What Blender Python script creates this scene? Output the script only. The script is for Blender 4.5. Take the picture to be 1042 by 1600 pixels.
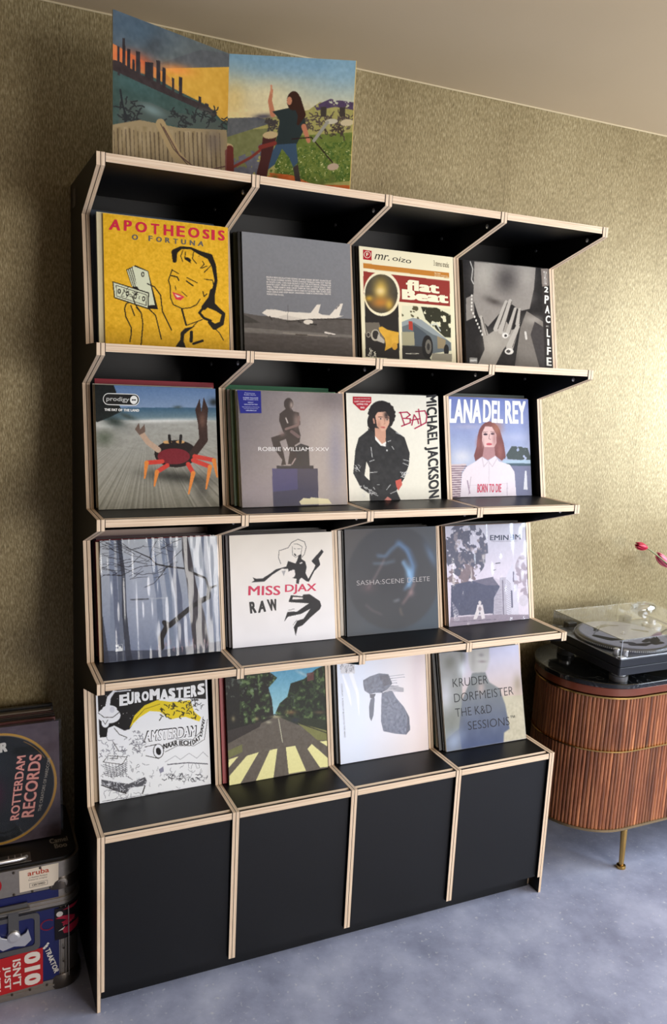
import bpy, bmesh, math, random
import numpy as np
from mathutils import Vector, Matrix

for o in list(bpy.data.objects):
    bpy.data.objects.remove(o)
scene = bpy.context.scene
COL = scene.collection

def lin(c):
    r = []
    for v in c[:3]:
        v = v / 255.0
        r.append(v / 12.92 if v <= 0.04045 else ((v + 0.055) / 1.055) ** 2.4)
    return (r[0], r[1], r[2], 1.0)

# ---------------------------------------------------------------- camera
cam_data = bpy.data.cameras.new('camera')
cam = bpy.data.objects.new('camera', cam_data)
COL.objects.link(cam)
scene.camera = cam
cam_data.sensor_fit = 'VERTICAL'
cam_data.sensor_height = 36.0
cam_data.lens = 36.0 * 1285.33 / 1600.0
cam_data.clip_start = 0.02
_f = Vector((0.4161, 0.8925, -0.1741)).normalized()
_r = Vector((0.9089, -0.4142, 0.0491)); _r = (_r - _f * _r.dot(_f)).normalized()
_u = _r.cross(_f).normalized()
m = Matrix.Identity(4)
for i in range(3):
    m[i][0] = _r[i]; m[i][1] = _u[i]; m[i][2] = -_f[i]
m.translation = Vector((-0.2968, -1.9473, 1.6999))
cam.matrix_world = m

# ---------------------------------------------------------------- view, world, lights
scene.view_settings.view_transform = 'Standard'
scene.view_settings.look = 'None'
scene.view_settings.gamma = 1.0
scene.view_settings.use_curve_mapping = False
scene.view_settings.exposure = 0.1

world = bpy.data.worlds.new('daylight')
scene.world = world
world.use_nodes = True
bg = world.node_tree.nodes['Background']
bg.inputs[0].default_value = (0.72, 0.84, 1.0, 1)
bg.inputs[1].default_value = 1.6

def area(name, loc, target, sx, sy, power, color, spread=180):
    l = bpy.data.lights.new(name, 'AREA')
    l.shape = 'RECTANGLE'; l.size = sx; l.size_y = sy
    l.energy = power; l.color = color; l.spread = math.radians(spread)
    o = bpy.data.objects.new(name, l); COL.objects.link(o)
    o.location = loc
    d = Vector(target) - Vector(loc)
    o.rotation_euler = d.to_track_quat('-Z', 'Y').to_euler()
    return o
# daylight coming in through the big window of the right wall and the garden window behind the camera
area('window_daylight', (3.72, -1.35, 1.64), (0, -1.35, 1.3), 2.3, 1.3, 112, (0.82, 0.91, 1.0))
area('garden_door_daylight', (2.45, -4.2, 1.25), (2.45, 0, 1.2), 1.9, 2.0, 112, (1.0, 0.925, 0.85))

# ---------------------------------------------------------------- material helpers
MATS = {}
def new_mat(name):
    mt = bpy.data.materials.new(name); mt.use_nodes = True
    return mt, mt.node_tree, mt.node_tree.nodes['Principled BSDF']
def flat(name, rgb, rough=0.5, metal=0.0, spec=0.5, coat=0.0, var=0.06, scale=30.0, bump=0.0, bscale=200.0):
    """plain colour with a little procedural variation"""
    if name in MATS: return MATS[name]
    mt, nt, b = new_mat(name)
    c = lin(rgb)
    n = nt.nodes.new('ShaderNodeTexNoise'); n.inputs['Scale'].default_value = scale; n.inputs['Detail'].default_value = 4
    tc = nt.nodes.new('ShaderNodeTexCoord'); nt.links.new(tc.outputs['Object'], n.inputs['Vector'])
    mx = nt.nodes.new('ShaderNodeMix'); mx.data_type = 'RGBA'
    mx.inputs[6].default_value = tuple(max(0, v * (1 - var)) for v in c[:3]) + (1,)
    mx.inputs[7].default_value = tuple(min(1, v * (1 + var)) for v in c[:3]) + (1,)
    nt.links.new(n.outputs['Fac'], mx.inputs[0]); nt.links.new(mx.outputs[2], b.inputs['Base Color'])
    b.inputs['Roughness'].default_value = rough; b.inputs['Metallic'].default_value = metal
    b.inputs['Specular IOR Level'].default_value = spec; b.inputs['Coat Weight'].default_value = coat
    if bump > 0:
        n2 = nt.nodes.new('ShaderNodeTexNoise'); n2.inputs['Scale'].default_value = bscale
        nt.links.new(tc.outputs['Object'], n2.inputs['Vector'])
        bp = nt.nodes.new('ShaderNodeBump'); bp.inputs['Strength'].default_value = bump; bp.inputs['Distance'].default_value = 0.002
        nt.links.new(n2.outputs['Fac'], bp.inputs['Height']); nt.links.new(bp.outputs['Normal'], b.inputs['Normal'])
    MATS[name] = mt
    return mt

def ramp(nt, stops):
    r = nt.nodes.new('ShaderNodeValToRGB')
    e = r.color_ramp.elements
    while len(e) < len(stops): e.new(0.5)
    for k, (p, c) in enumerate(stops):
        e[k].position = p; e[k].color = lin(c) if len(c) == 3 else c
    return r
def mapping(nt, scale, coord='Object'):
    tc = nt.nodes.new('ShaderNodeTexCoord'); mp = nt.nodes.new('ShaderNodeMapping')
    mp.inputs['Scale'].default_value = scale
    nt.links.new(tc.outputs[coord], mp.inputs['Vector'])
    return mp

def wallpaper_mat():
    mt, nt, b = new_mat('gold_wallpaper')
    mp = mapping(nt, (330, 330, 75))
    n = nt.nodes.new('ShaderNodeTexNoise'); n.inputs['Scale'].default_value = 1.0; n.inputs['Detail'].default_value = 3; n.inputs['Roughness'].default_value = .6
    nt.links.new(mp.outputs[0], n.inputs['Vector'])
    mp2 = mapping(nt, (3, 3, 1.2))
    n2 = nt.nodes.new('ShaderNodeTexNoise'); n2.inputs['Scale'].default_value = 1.0; n2.inputs['Detail'].default_value = 2
    nt.links.new(mp2.outputs[0], n2.inputs['Vector'])
    r = ramp(nt, [(0.30, (116, 102, 70)), (0.5, (150, 135, 98)), (0.72, (188, 175, 140))])
    nt.links.new(n.outputs['Fac'], r.inputs[0])
    r2 = ramp(nt, [(0.3, (215, 210, 200)), (0.7, (255, 255, 255))])
    nt.links.new(n2.outputs['Fac'], r2.inputs[0])
    mx = nt.nodes.new('ShaderNodeMix'); mx.data_type = 'RGBA'; mx.blend_type = 'MULTIPLY'; mx.inputs[0].default_value = 1
    nt.links.new(r.outputs[0], mx.inputs[6]); nt.links.new(r2.outputs[0], mx.inputs[7])
    nt.links.new(mx.outputs[2], b.inputs['Base Color'])
    b.inputs['Metallic'].default_value = 0.35; b.inputs['Roughness'].default_value = 0.47
    bp = nt.nodes.new('ShaderNodeBump'); bp.inputs['Strength'].default_value = 0.4; bp.inputs['Distance'].default_value = 0.0012
    nt.links.new(n.outputs['Fac'], bp.inputs['Height']); nt.links.new(bp.outputs['Normal'], b.inputs['Normal'])
    return mt
def concrete_mat():
    mt, nt, b = new_mat('grey_concrete')
    mp = mapping(nt, (1, 1, 1))
    n = nt.nodes.new('ShaderNodeTexNoise'); n.inputs['Scale'].default_value = 5; n.inputs['Detail'].default_value = 9; n.inputs['Roughness'].default_value = .62
    nt.links.new(mp.outputs[0], n.inputs['Vector'])
    r = ramp(nt, [(0.28, (126, 132, 156)), (0.5, (156, 162, 188)), (0.72, (184, 190, 213))])
    nt.links.new(n.outputs['Fac'], r.inputs[0])
    n3 = nt.nodes.new('ShaderNodeTexNoise'); n3.inputs['Scale'].default_value = 70; n3.inputs['Detail'].default_value = 3
    nt.links.new(mp.outputs[0], n3.inputs['Vector'])
    r3 = ramp(nt, [(0.62, (0, 0, 0)), (0.78, (255, 255, 255))])
    nt.links.new(n3.outputs['Fac'], r3.inputs[0])
    mx = nt.nodes.new('ShaderNodeMix'); mx.data_type = 'RGBA'
    nt.links.new(r3.outputs[0], mx.inputs[0]); nt.links.new(r.outputs[0], mx.inputs[6]); mx.inputs[7].default_value = lin((205, 208, 214))
    nt.links.new(mx.outputs[2], b.inputs['Base Color'])
    b.inputs['Roughness'].default_value = 0.5
    bp = nt.nodes.new('ShaderNodeBump'); bp.inputs['Strength'].default_value = 0.25; bp.inputs['Distance'].default_value = 0.003
    nt.links.new(n.outputs['Fac'], bp.inputs['Height']); nt.links.new(bp.outputs['Normal'], b.inputs['Normal'])
    return mt
def ply_mat(name, axis, pitch, grain):
    """edge of birch plywood: thin darker glue lines across the board thickness plus long grain"""
    mt, nt, b = new_mat(name)
    tc = nt.nodes.new('ShaderNodeTexCoord'); sp = nt.nodes.new('ShaderNodeSeparateXYZ')
    nt.links.new(tc.outputs['Object'], sp.inputs[0])
    m1 = nt.nodes.new('ShaderNodeMath'); m1.operation = 'DIVIDE'; m1.inputs[1].default_value = pitch
    nt.links.new(sp.outputs[axis], m1.inputs[0])
    m2 = nt.nodes.new('ShaderNodeMath'); m2.operation = 'FRACT'; nt.links.new(m1.outputs[0], m2.inputs[0])
    r = ramp(nt, [(0.0, (196, 160, 128)), (0.10, (222, 196, 166)), (0.25, (238, 218, 192)), (0.45, (226, 200, 172)), (0.58, (240, 222, 198)), (0.78, (230, 204, 176)), (0.93, (238, 216, 190))])
    nt.links.new(m2.outputs[0], r.inputs[0])
    mp = mapping(nt, grain)
    n = nt.nodes.new('ShaderNodeTexNoise'); n.inputs['Scale'].default_value = 1; n.inputs['Detail'].default_value = 4
    nt.links.new(mp.outputs[0], n.inputs['Vector'])
    r2 = ramp(nt, [(0.3, (232, 224, 218)), (0.65, (255, 255, 255))])
    nt.links.new(n.outputs['Fac'], r2.inputs[0])
    mx = nt.nodes.new('ShaderNodeMix'); mx.data_type = 'RGBA'; mx.blend_type = 'MULTIPLY'; mx.inputs[0].default_value = 1
    nt.links.new(r.outputs[0], mx.inputs[6]); nt.links.new(r2.outputs[0], mx.inputs[7])
    nt.links.new(mx.outputs[2], b.inputs['Base Color']); b.inputs['Roughness'].default_value = 0.55
    return mt
def walnut_mat():
    mt, nt, b = new_mat('fluted_walnut')
    mp = mapping(nt, (60, 60, 5), 'Object')
    oi = nt.nodes.new('ShaderNodeObjectInfo')
    ad = nt.nodes.new('ShaderNodeVectorMath'); ad.operation = 'ADD'
    ml = nt.nodes.new('ShaderNodeMath'); ml.operation = 'MULTIPLY'; ml.inputs[1].default_value = 37
    nt.links.new(oi.outputs['Random'], ml.inputs[0]); nt.links.new(mp.outputs[0], ad.inputs[0]); nt.links.new(ml.outputs[0], ad.inputs[1])
    n = nt.nodes.new('ShaderNodeTexNoise'); n.inputs['Scale'].default_value = 1; n.inputs['Detail'].default_value = 6; n.inputs['Roughness'].default_value = .65
    nt.links.new(ad.outputs[0], n.inputs['Vector'])
    r = ramp(nt, [(0.25, (76, 42, 26)), (0.5, (142, 86, 56)), (0.75, (200, 134, 90))])
    nt.links.new(n.outputs['Fac'], r.inputs[0])
    hs = nt.nodes.new('ShaderNodeHueSaturation')
    mr = nt.nodes.new('ShaderNodeMapRange'); mr.inputs[3].default_value = .62; mr.inputs[4].default_value = 1.3
    nt.links.new(oi.outputs['Random'], mr.inputs[0]); nt.links.new(mr.outputs[0], hs.inputs['Value'])
    nt.links.new(r.outputs[0], hs.inputs['Color']); nt.links.new(hs.outputs[0], b.inputs['Base Color'])
    b.inputs['Roughness'].default_value = 0.36
    return mt
def marble_mat():
    mt, nt, b = new_mat('black_marble')
    mp = mapping(nt, (3, 3, 3))
    n = nt.nodes.new('ShaderNodeTexNoise'); n.inputs['Scale'].default_value = 2; n.inputs['Detail'].default_value = 8; n.inputs['Distortion'].default_value = 1.4
    nt.links.new(mp.outputs[0], n.inputs['Vector'])
    r = ramp(nt, [(0.0, (12, 13, 15)), (0.494, (16, 18, 21)), (0.5, (84, 88, 92)), (0.506, (18, 20, 23)), (1, (10, 11, 13))])
    nt.links.new(n.outputs['Fac'], r.inputs[0]); nt.links.new(r.outputs[0], b.inputs['Base Color'])
    b.inputs['Roughness'].default_value = 0.12
    return mt
def film_mat(name, tint, gloss, rough=0.08, fac=0.16):
    mt = bpy.data.materials.new(name); mt.use_nodes = True
    nt = mt.node_tree; nt.nodes.clear()
    out = nt.nodes.new('ShaderNodeOutputMaterial'); mx = nt.nodes.new('ShaderNodeMixShader')
    tr = nt.nodes.new('ShaderNodeBsdfTransparent'); tr.inputs[0].default_value = tint
    gl = nt.nodes.new('ShaderNodeBsdfGlossy'); gl.inputs['Color'].default_value = gloss; gl.inputs['Roughness'].default_value = rough
    fr = nt.nodes.new('ShaderNodeLayerWeight'); fr.inputs[0].default_value = .5
    pw = nt.nodes.new('ShaderNodeMath'); pw.operation = 'POWER'; pw.inputs[1].default_value = 5.0
    ma = nt.nodes.new('ShaderNodeMath'); ma.operation = 'MULTIPLY_ADD'; ma.inputs[1].default_value = .85; ma.inputs[2].default_value = fac
    nt.links.new(fr.outputs['Facing'], pw.inputs[0]); nt.links.new(pw.outputs[0], ma.inputs[0])
    nt.links.new(ma.outputs[0], mx.inputs[0]); nt.links.new(tr.outputs[0], mx.inputs[1]); nt.links.new(gl.outputs[0], mx.inputs[2])
    nt.links.new(mx.outputs[0], out.inputs[0])
    return mt
def print_mat():
    """printed card: colours from the mesh's own colour attribute, faint paper noise"""
    mt, nt, b = new_mat('printed_card')
    a = nt.nodes.new('ShaderNodeVertexColor'); a.layer_name = 'ink'
    nt.links.new(a.outputs['Color'], b.inputs['Base Color'])
    n = nt.nodes.new('ShaderNodeTexNoise'); n.inputs['Scale'].default_value = 9
    tc = nt.nodes.new('ShaderNodeTexCoord'); nt.links.new(tc.outputs['Object'], n.inputs['Vector'])
    b.inputs['Specular IOR Level'].default_value = .14
    mr = nt.nodes.new('ShaderNodeMapRange'); mr.inputs[3].default_value = .32; mr.inputs[4].default_value = .45
    nt.links.new(n.outputs['Fac'], mr.inputs[0]); nt.links.new(mr.outputs[0], b.inputs['Roughness'])
    return mt
M_WALLPAPER = wallpaper_mat(); M_FLOOR = concrete_mat(); M_WALNUT = walnut_mat(); M_MARBLE = marble_mat(); M_PRINT = print_mat()
M_PLYX = ply_mat('plywood_edge_upright', 'X', 0.0098, (400, 14, 14))
M_PLYZ = ply_mat('plywood_edge_shelf', 'Z', 0.0093, (10, 300, 500))
M_BLACK = flat('black_laminate', (13, 14, 17), spec=.36, rough=0.40, var=.15, scale=60, bump=.06, bscale=500)
M_CEIL = flat('painted_ceiling', (196, 174, 142), rough=.85, var=.03, scale=4)
M_WHITE = flat('plain_wall_paint', (96, 82, 66), rough=.8)
M_STEEL = flat('bright_steel', (232, 232, 234), rough=.3, metal=.75)
M_ALU = flat('brushed_aluminium', (172, 164, 154), rough=.38, metal=.9, var=.12, scale=90)
M_BRASS = flat('brass', (196, 158, 92), rough=.25, metal=1)
M_FILM = film_mat('thin_gloss_film', (0.985, 0.985, 0.99, 1), (1, 1, 1, 1), 0.14, 0.012)
M_PLASTIC = film_mat('clear_plastic_film', (0.985, 0.985, 0.99, 1), (1, 1, 1, 1), 0.10, 0.035)

# ---------------------------------------------------------------- mesh helpers
def link_mesh(name, verts, faces, mats, parent=None, mids=None, smooth=False):
    me = bpy.data.meshes.new(name)
    me.from_pydata([tuple(v) for v in verts], [], [tuple(f) for f in faces])
    for mt in (mats if isinstance(mats, (list, tuple)) else [mats]): me.materials.append(mt)
    if mids is not None: me.polygons.foreach_set('material_index', mids)
    if smooth: me.polygons.foreach_set('use_smooth', [True] * len(me.polygons))
    me.update()
    o = bpy.data.objects.new(name, me); COL.objects.link(o)
    if parent is not None: o.parent = parent
    return o
class MB:
    def __init__(s): s.v = []; s.f = []; s.m = []
    def add(s, v, f, mi=0):
        n = len(s.v); s.v += [tuple(p) for p in v]; s.f += [tuple(i + n for i in q) for q in f]; s.m += [mi] * len(f)
    def box(s, x0, x1, y0, y1, z0, z1, mi=0):
        v = [(x, y, z) for z in (z0, z1) for y in (y0, y1) for x in (x0, x1)]
        s.add(v, [(0, 2, 3, 1), (4, 5, 7, 6), (0, 1, 5, 4), (2, 6, 7, 3), (0, 4, 6, 2), (1, 3, 7, 5)], mi)
    def prism(s, pts, z0, z1, mi=0, axis='z'):
        """counter-clockwise outline extruded"""
        n = len(pts)
        def P(a, b, c): return (a, b, c) if axis == 'z' else ((c, a, b) if axis == 'x' else (a, c, b))
        v = [P(a, b, z0) for a, b in pts] + [P(a, b, z1) for a, b in pts]
        f = [tuple(range(n))[::-1], tuple(range(n, 2 * n))] + [(i, (i + 1) % n, (i + 1) % n + n, i + n) for i in range(n)]
        s.add(v, f, mi)
    def ring(s, outer, inner, z0, z1, mi=0):
        n = len(outer)
        v = [(a, b, z0) for a, b in outer] + [(a, b, z1) for a, b in outer] + [(a, b, z0) for a, b in inner] + [(a, b, z1) for a, b in inner]
        f = []
        for i in range(n):
            j = (i + 1) % n
            f += [(i, j, j + n, i + n), (i + n, j + n, j + 3 * n, i + 3 * n), (i + 3 * n, j + 3 * n, j + 2 * n, i + 2 * n), (i + 2 * n, j + 2 * n, j, i)]
        s.add(v, f, mi)
    def lathe(s, prof, seg=20, c=(0, 0, 0), mi=0, axis='z'):
        """prof: list of (radius, height)"""
        v = []
        for r, h in prof:
            for k in range(seg):
                a = 2 * math.pi * k / seg
                p = (r * math.cos(a), r * math.sin(a), h)
                if axis == 'x': p = (p[2], p[0], p[1])
                if axis == 'y': p = (p[0], p[2], p[1])
                v.append((p[0] + c[0], p[1] + c[1], p[2] + c[2]))
        f = []
        for i in range(len(prof) - 1):
            for k in range(seg):
                k2 = (k + 1) % seg
                f.append((i * seg + k, i * seg + k2, (i + 1) * seg + k2, (i + 1) * seg + k))
        f.append(tuple(range(seg))[::-1]); f.append(tuple(range((len(prof) - 1) * seg, len(prof) * seg)))
        s.add(v, f, mi)
    def tube(s, pts, rad, seg=8, mi=0):
        pts = [Vector(p) for p in pts]; n = len(pts)
        rads = rad if isinstance(rad, (list, tuple)) else [rad] * n
        v = []
        for i, p in enumerate(pts):
            d = (pts[min(i + 1, n - 1)] - pts[max(i - 1, 0)]).normalized()
            a = d.orthogonal().normalized() if i == 0 else (a - d * a.dot(d)).normalized()
            b = d.cross(a)
            for k in range(seg):
                t = 2 * math.pi * k / seg
                v.append(p + (a * math.cos(t) + b * math.sin(t)) * rads[i])
        f = [(i * seg + k, i * seg + (k + 1) % seg, (i + 1) * seg + (k + 1) % seg, (i + 1) * seg + k) for i in range(n - 1) for k in range(seg)]
        f.append(tuple(range(seg))[::-1]); f.append(tuple(range((n - 1) * seg, n * seg)))
        s.add(v, f, mi)
    def build(s, name, mats, parent=None, smooth=False, bevel=0.0):
        o = link_mesh(name, s.v, s.f, mats, parent, s.m, smooth)
        if smooth:
            try: o.data.set_sharp_from_angle(angle=math.radians(35))
            except Exception: pass
        if bevel:
            b = o.modifiers.new('bevel', 'BEVEL'); b.width = bevel; b.segments = 2; b.limit_method = 'ANGLE'
        return o
def empty(name, loc, rot=(0, 0, 0)):
    o = bpy.data.objects.new(name, None); COL.objects.link(o); o.location = loc; o.rotation_euler = rot
    o.empty_display_size = .05
    return o
def tag(o, label=None, cat=None, group=None, kind=None):
    if label: o['label'] = label
    if cat: o['category'] = cat
    if group: o['group'] = group
    if kind: o['kind'] = kind
    return o
def shape(name, polys, mat, parent, th=0.0004):
    """flat shapes (list of outlines in the parent's x-z plane at depth y) as one thin mesh; polys: [(y, [(x,z)...])]"""
    mb = MB()
    for y, pts in polys:
        n = len(pts)
        ar = sum(pts[i][0] * pts[(i + 1) % n][1] - pts[(i + 1) % n][0] * pts[i][1] for i in range(n))
        if ar < 0: pts = pts[::-1]
        mb.add([(a, y, b) for a, b in pts] , [tuple(range(n))])
    return mb.build(name, mat, parent)

# ---------------------------------------------------------------- lettering
_text_cache = {}
def text_mesh(body, bold=0.0, shear=0.0):
    k = (body, bold, shear)
    if k in _text_cache: return _text_cache[k]
    cu = bpy.data.curves.new('letters', 'FONT'); cu.body = body; cu.offset = min(bold, 0.0); cu.resolution_u = 3; cu.shear = shear
    cu.space_character = 1 + max(0, bold) * 1.6
    cu.align_x = 'LEFT'
    ob = bpy.data.objects.new('letters', cu)
    me = bpy.data.meshes.new_from_object(ob)
    v = np.empty(len(me.vertices) * 3); me.vertices.foreach_get('co', v); v = v.reshape(-1, 3)[:, :2]
    f = [tuple(p.vertices) for p in me.polygons]
    bpy.data.objects.remove(ob); bpy.data.meshes.remove(me)
    if bold > .004:                                  # heavy strokes: the same outline laid down several times, slightly shifted
        n0 = len(v); w_ = bold * 1.1 + .005; vs, fs = [], []
        for q, (dx, dy) in enumerate(((-w_, 0), (w_, 0), (0, w_ * .5), (0, -w_ * .5), (-w_, -w_ * .5), (w_, w_ * .5), (-w_, w_ * .5), (w_, -w_ * .5))):
            vs.append(np.c_[v + np.array([dx, dy]), np.full(n0, q * 2.0e-5)]); fs += [tuple(i + n0 * q for i in t) for t in f]
        v = np.concatenate(vs); f = fs
    lo = v.min(0); hi = v.max(0)
    v = np.c_[(v[:, :2] - lo[:2]) / (hi[:2] - lo[:2]), v[:, 2] if v.shape[1] > 2 else np.zeros(len(v))]
    _text_cache[k] = (v, f)
    return v, f
def letters(name, items, mat, parent, depth=-0.0006):
    """items: (text, bottom_left, bottom_right, top_left, bold) with points (x, z) on the parent's face"""
    mb = MB()
    for it in items:
        t, bl, br, tl = it[:4]; bold = it[4] if len(it) > 4 else 0.0; sh = it[5] if len(it) > 5 else 0.0
        v, f = text_mesh(t, bold, sh)
        bl = np.array(bl); e = np.array(br) - bl; g = np.array(tl) - bl
        q = bl + v[:, :1] * e + v[:, 1:2] * g
        mb.add([(a, depth - d_, b) for (a, b), d_ in zip(q, v[:, 2])], f)
    return mb.build(name, mat, parent)

# ---------------------------------------------------------------- the room
def struct(o): o['kind'] = 'structure'; return o
RX0, RX1, RY0, RY1, RZ = -2.9, 3.75, -4.3, 0.4335, 2.572
mb = MB(); mb.box(RX0 - .1, RX1 + .1, RY0 - .1, RY1 + .1, -.1, 0); struct(mb.build('floor', M_FLOOR))
mb = MB(); mb.box(RX0 - .1, RX1 + .1, RY0 - .1, RY1 + .1, RZ, RZ + .1); struct(mb.build('ceiling', M_CEIL))
mb = MB(); mb.box(RX0 - .1, RX1 + .1, RY1, RY1 + .1, 0, RZ); wall_back = struct(mb.build('wall_back', M_WHITE))
for k in range(-7, 5):                                  # lengths of wallpaper with hairline seams
    x0, x1 = max(RX0, 1.375 + k * .70), min(RX1, 1.375 + (k + 1) * .70 - .0006)
    if x1 - x0 < .01: continue
    mb = MB(); mb.box(x0, x1, RY1 - .0007, RY1 + .0005, 0, RZ); mb.build('wallpaper_strip', M_WALLPAPER, wall_back)
mb = MB(); mb.box(RX0 - .1, RX0, RY0, RY1, 0, RZ); struct(mb.build('wall_left', M_WHITE))
def wall_with_hole(name, axis, c0, c1, a0, a1, h0, h1, z0, z1):
    mb = MB()
    def B(p0, p1, q0, q1):
        if axis == 'x': mb.box(c0, c1, p0, p1, q0, q1)
        else: mb.box(p0, p1, c0, c1, q0, q1)
    B(a0, h0, 0, RZ); B(h1, a1, 0, RZ); B(h0, h1, 0, z0); B(h0, h1, z1, RZ)
    return struct(mb.build(name, M_WHITE))
wall_with_hole('wall_right', 'x', RX1, RX1 + .1, RY0, RY1, -2.6, -.1, .9, 2.35)
wall_with_hole('wall_front', 'y', RY0 - .1, RY0, RX0, RX1, 1.4, 3.5, .1, 2.35)
M_GLASS = film_mat('window_glass', (.97, .98, .98, 1), (1, 1, 1, 1), 0.0, 0.04)
M_FRAME = flat('painted_window_frame', (225, 225, 222), rough=.4)
def window(name, axis, c, h0, h1, z0, z1, n):
    r = empty(name, (0, 0, 0)); r['kind'] = 'structure'
    def bx(mb, p0, p1, q0, q1, d0=.02, d1=.07):
        if axis == 'x': mb.box(c + d0, c + d1, p0, p1, q0, q1)
        else: mb.box(p0, p1, c - d1, c - d0, q0, q1)
    mb = MB(); bx(mb, h0, h1, z0, z0 + .05); bx(mb, h0, h1, z1 - .05, z1)
    for k in range(n + 1):
        a = h0 + (h1 - h0 - .05) * k / n; bx(mb, a, a + .05, z0 + .05, z1 - .05)
    mb.build('window_frame', M_FRAME, r)
    for k in range(n):
        a = h0 + (h1 - h0 - .05) * k / n + .05; b_ = h0 + (h1 - h0 - .05) * (k + 1) / n
        mb = MB(); bx(mb, a, b_, z0 + .05, z1 - .05, .04, .046); mb.build('pane', M_GLASS, r)
window('window_1', 'x', RX1, -2.6, -.1, .9, 2.35, 3)
window('window_2', 'y', RY0, 1.4, 3.5, .1, 2.35, 2)
mb = MB(); mb.box(RX0, RX1, RY1 - .003, RY1, RZ - .004, RZ)
struct(mb.build('trim_1', flat('sealant_line', (190, 174, 140), rough=.6)))

# ---------------------------------------------------------------- the display shelf
P, T = 0.3565, 0.0196
H = 0.40838; Z0 = 2.1353
ZR = [Z0 - i * H for i in range(5)]
NH, YK, DK, YL = 0.028, 0.2294, 0.0715, 0.1638
D = 0.4305
PL = 0.0465     # plinth set-back
shelf = empty('record_display_shelf', (0, 0, 0))
tag(shelf, 'tall black record display shelf with plywood edges and four columns of sleeves', 'shelf')
def side_profile(to_floor):
    pts = [(D, ZR[0])]
    pts += [(0, ZR[0])]
    for i in range(4):
        z = ZR[i]; zn = ZR[i + 1]
        pts += [(0, z - NH), (YK, z - NH - DK), (YL, zn - .003), (0, zn)] if i else [(0, z - NH), (YK, z - NH - DK), (YL, zn - .003), (0, zn)]
    if to_floor: pts += [(0, 0)]
    else: pts += [(0, .058), (PL + .004, .058), (PL + .004, .002)]
    pts += [(D, 0 if to_floor else .002)]
    return pts
def side_board(x0, x1, to_floor):
    pts = side_profile(to_floor)                       # (y, z) walking down the front: counter-clockwise seen from +x is needed
    n = len(pts)
    v = [(x0, y, z) for y, z in pts] + [(x1, y, z) for y, z in pts]
    f = [tuple(range(n)), tuple(range(n, 2 * n))[::-1]]
    mi = [0, 0]
    for i in range(n):
        j = (i + 1) % n
        f.append((i, i + n, j + n, j)); mi.append(1)
    bmx = bmesh.new(); vs = [bmx.verts.new(p) for p in v]
    for q, k in zip(f, mi):
        fc = bmx.faces.new([vs[i] for i in q]); fc.material_index = k
    bmesh.ops.recalc_face_normals(bmx, faces=bmx.faces)
    me = bpy.data.meshes.new('side_board'); bmx.to_mesh(me); bmx.free()
    me.materials.append(M_BLACK); me.materials.append(M_PLYX)
    o = bpy.data.objects.new('upright_board', me); COL.objects.link(o); o.parent = shelf
    b = o.modifiers.new('bevel', 'BEVEL'); b.width = .0006; b.segments = 1; b.limit_method = 'ANGLE'
    return o
for j in range(5):
    x = j * P
    side_board(x, x + T / 2 - .0003, j == 0)
    side_board(x + T / 2 + .0003, x + T, j == 4)
bolt_mb = MB(); bolt_mb.lathe([(0.0062, 0), (0.006, -.0018), (.004, -.0034), (.001, -.004)], 12, axis='x')
bolt_me = None
for i in range(5):
    z = ZR[i]
    for j in range(4):
        x0 = j * P + T + .0006; x1 = (j + 1) * P - .0006
        mb = MB()
        # slab with a bevelled plywood nose
        prof = [(.0215, z - .0012), (.0115, z - .0085), (.0115, z - .018), (D - .006, z - .018), (D - .006, z - .0012)]
        n = len(prof)
        v = [(x0, a, b) for a, b in prof] + [(x1, a, b) for a, b in prof]
        mb.add(v, [tuple(range(n))[::-1], tuple(range(n, 2 * n))], 0)
        for k in range(n):
            k2 = (k + 1) % n
            mb.add([v[k], v[k2], v[k2 + n], v[k + n]], [(0, 1, 2, 3)], 1 if k == 0 else 0)
        mb.build('shelf_board', [M_BLACK, M_PLYZ], shelf)
        mb = MB(); mb.box(x0 + .0008, x1 - .0008, .0015, .0085, z - .0195, z - .0008, 0)
        # black top and back, plywood face
        o = mb.build('front_lip', [M_PLYZ, M_BLACK], shelf)
        o.data.polygons.foreach_set('material_index', [1, 1, 0, 1, 1, 1])
        if i < 4:
            mb = MB(); mb.box(x0, x1, D - .005, D, ZR[i + 1] - .018, z - .018); mb.build('back_panel', M_BLACK, shelf)
        else:
            mb = MB()
            mb.box(x0 + .001, x1 - .001, .010, .019, .057, z - .024, 0)
            v = [(x0 + .001, .010, z - .024), (x1 - .001, .010, z - .024), (x1 - .001, .0135, z - .0205), (x0 + .001, .0135, z - .0205), (x0 + .001, .019, z - .0205), (x1 - .001, .019, z - .0205)]
            mb.add(v, [(0, 1, 2, 3), (3, 2, 5, 4)], 1)
            mb.build('door', [M_BLACK, M_PLYZ], shelf)
            mb = MB(); mb.box(x0 - .0006, x1 + .0006 + (0 if j == 3 else T), PL, PL + .014, 0.0, .056); mb.build('plinth', M_BLACK, shelf)
    if i < 4:
        for j in range(1, 5):
            for yy, zz in ((.063, z - .0305), (.301, z - .037)):
                if bolt_me is None:
                    o = bolt_mb.build('bolt', M_STEEL, shelf, smooth=True); bolt_me = o.data
                else:
                    o = bpy.data.objects.new('bolt', bolt_me); COL.objects.link(o); o.parent = shelf
                o.location = (j * P - .0002, yy, zz)
mb = MB()
mb.box(-.0008, -.0001, .331, .381, 2.070, 2.113)
lab = mb.build('maker_label', flat('faded_label', (92, 86, 78), rough=.6), shelf)

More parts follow.
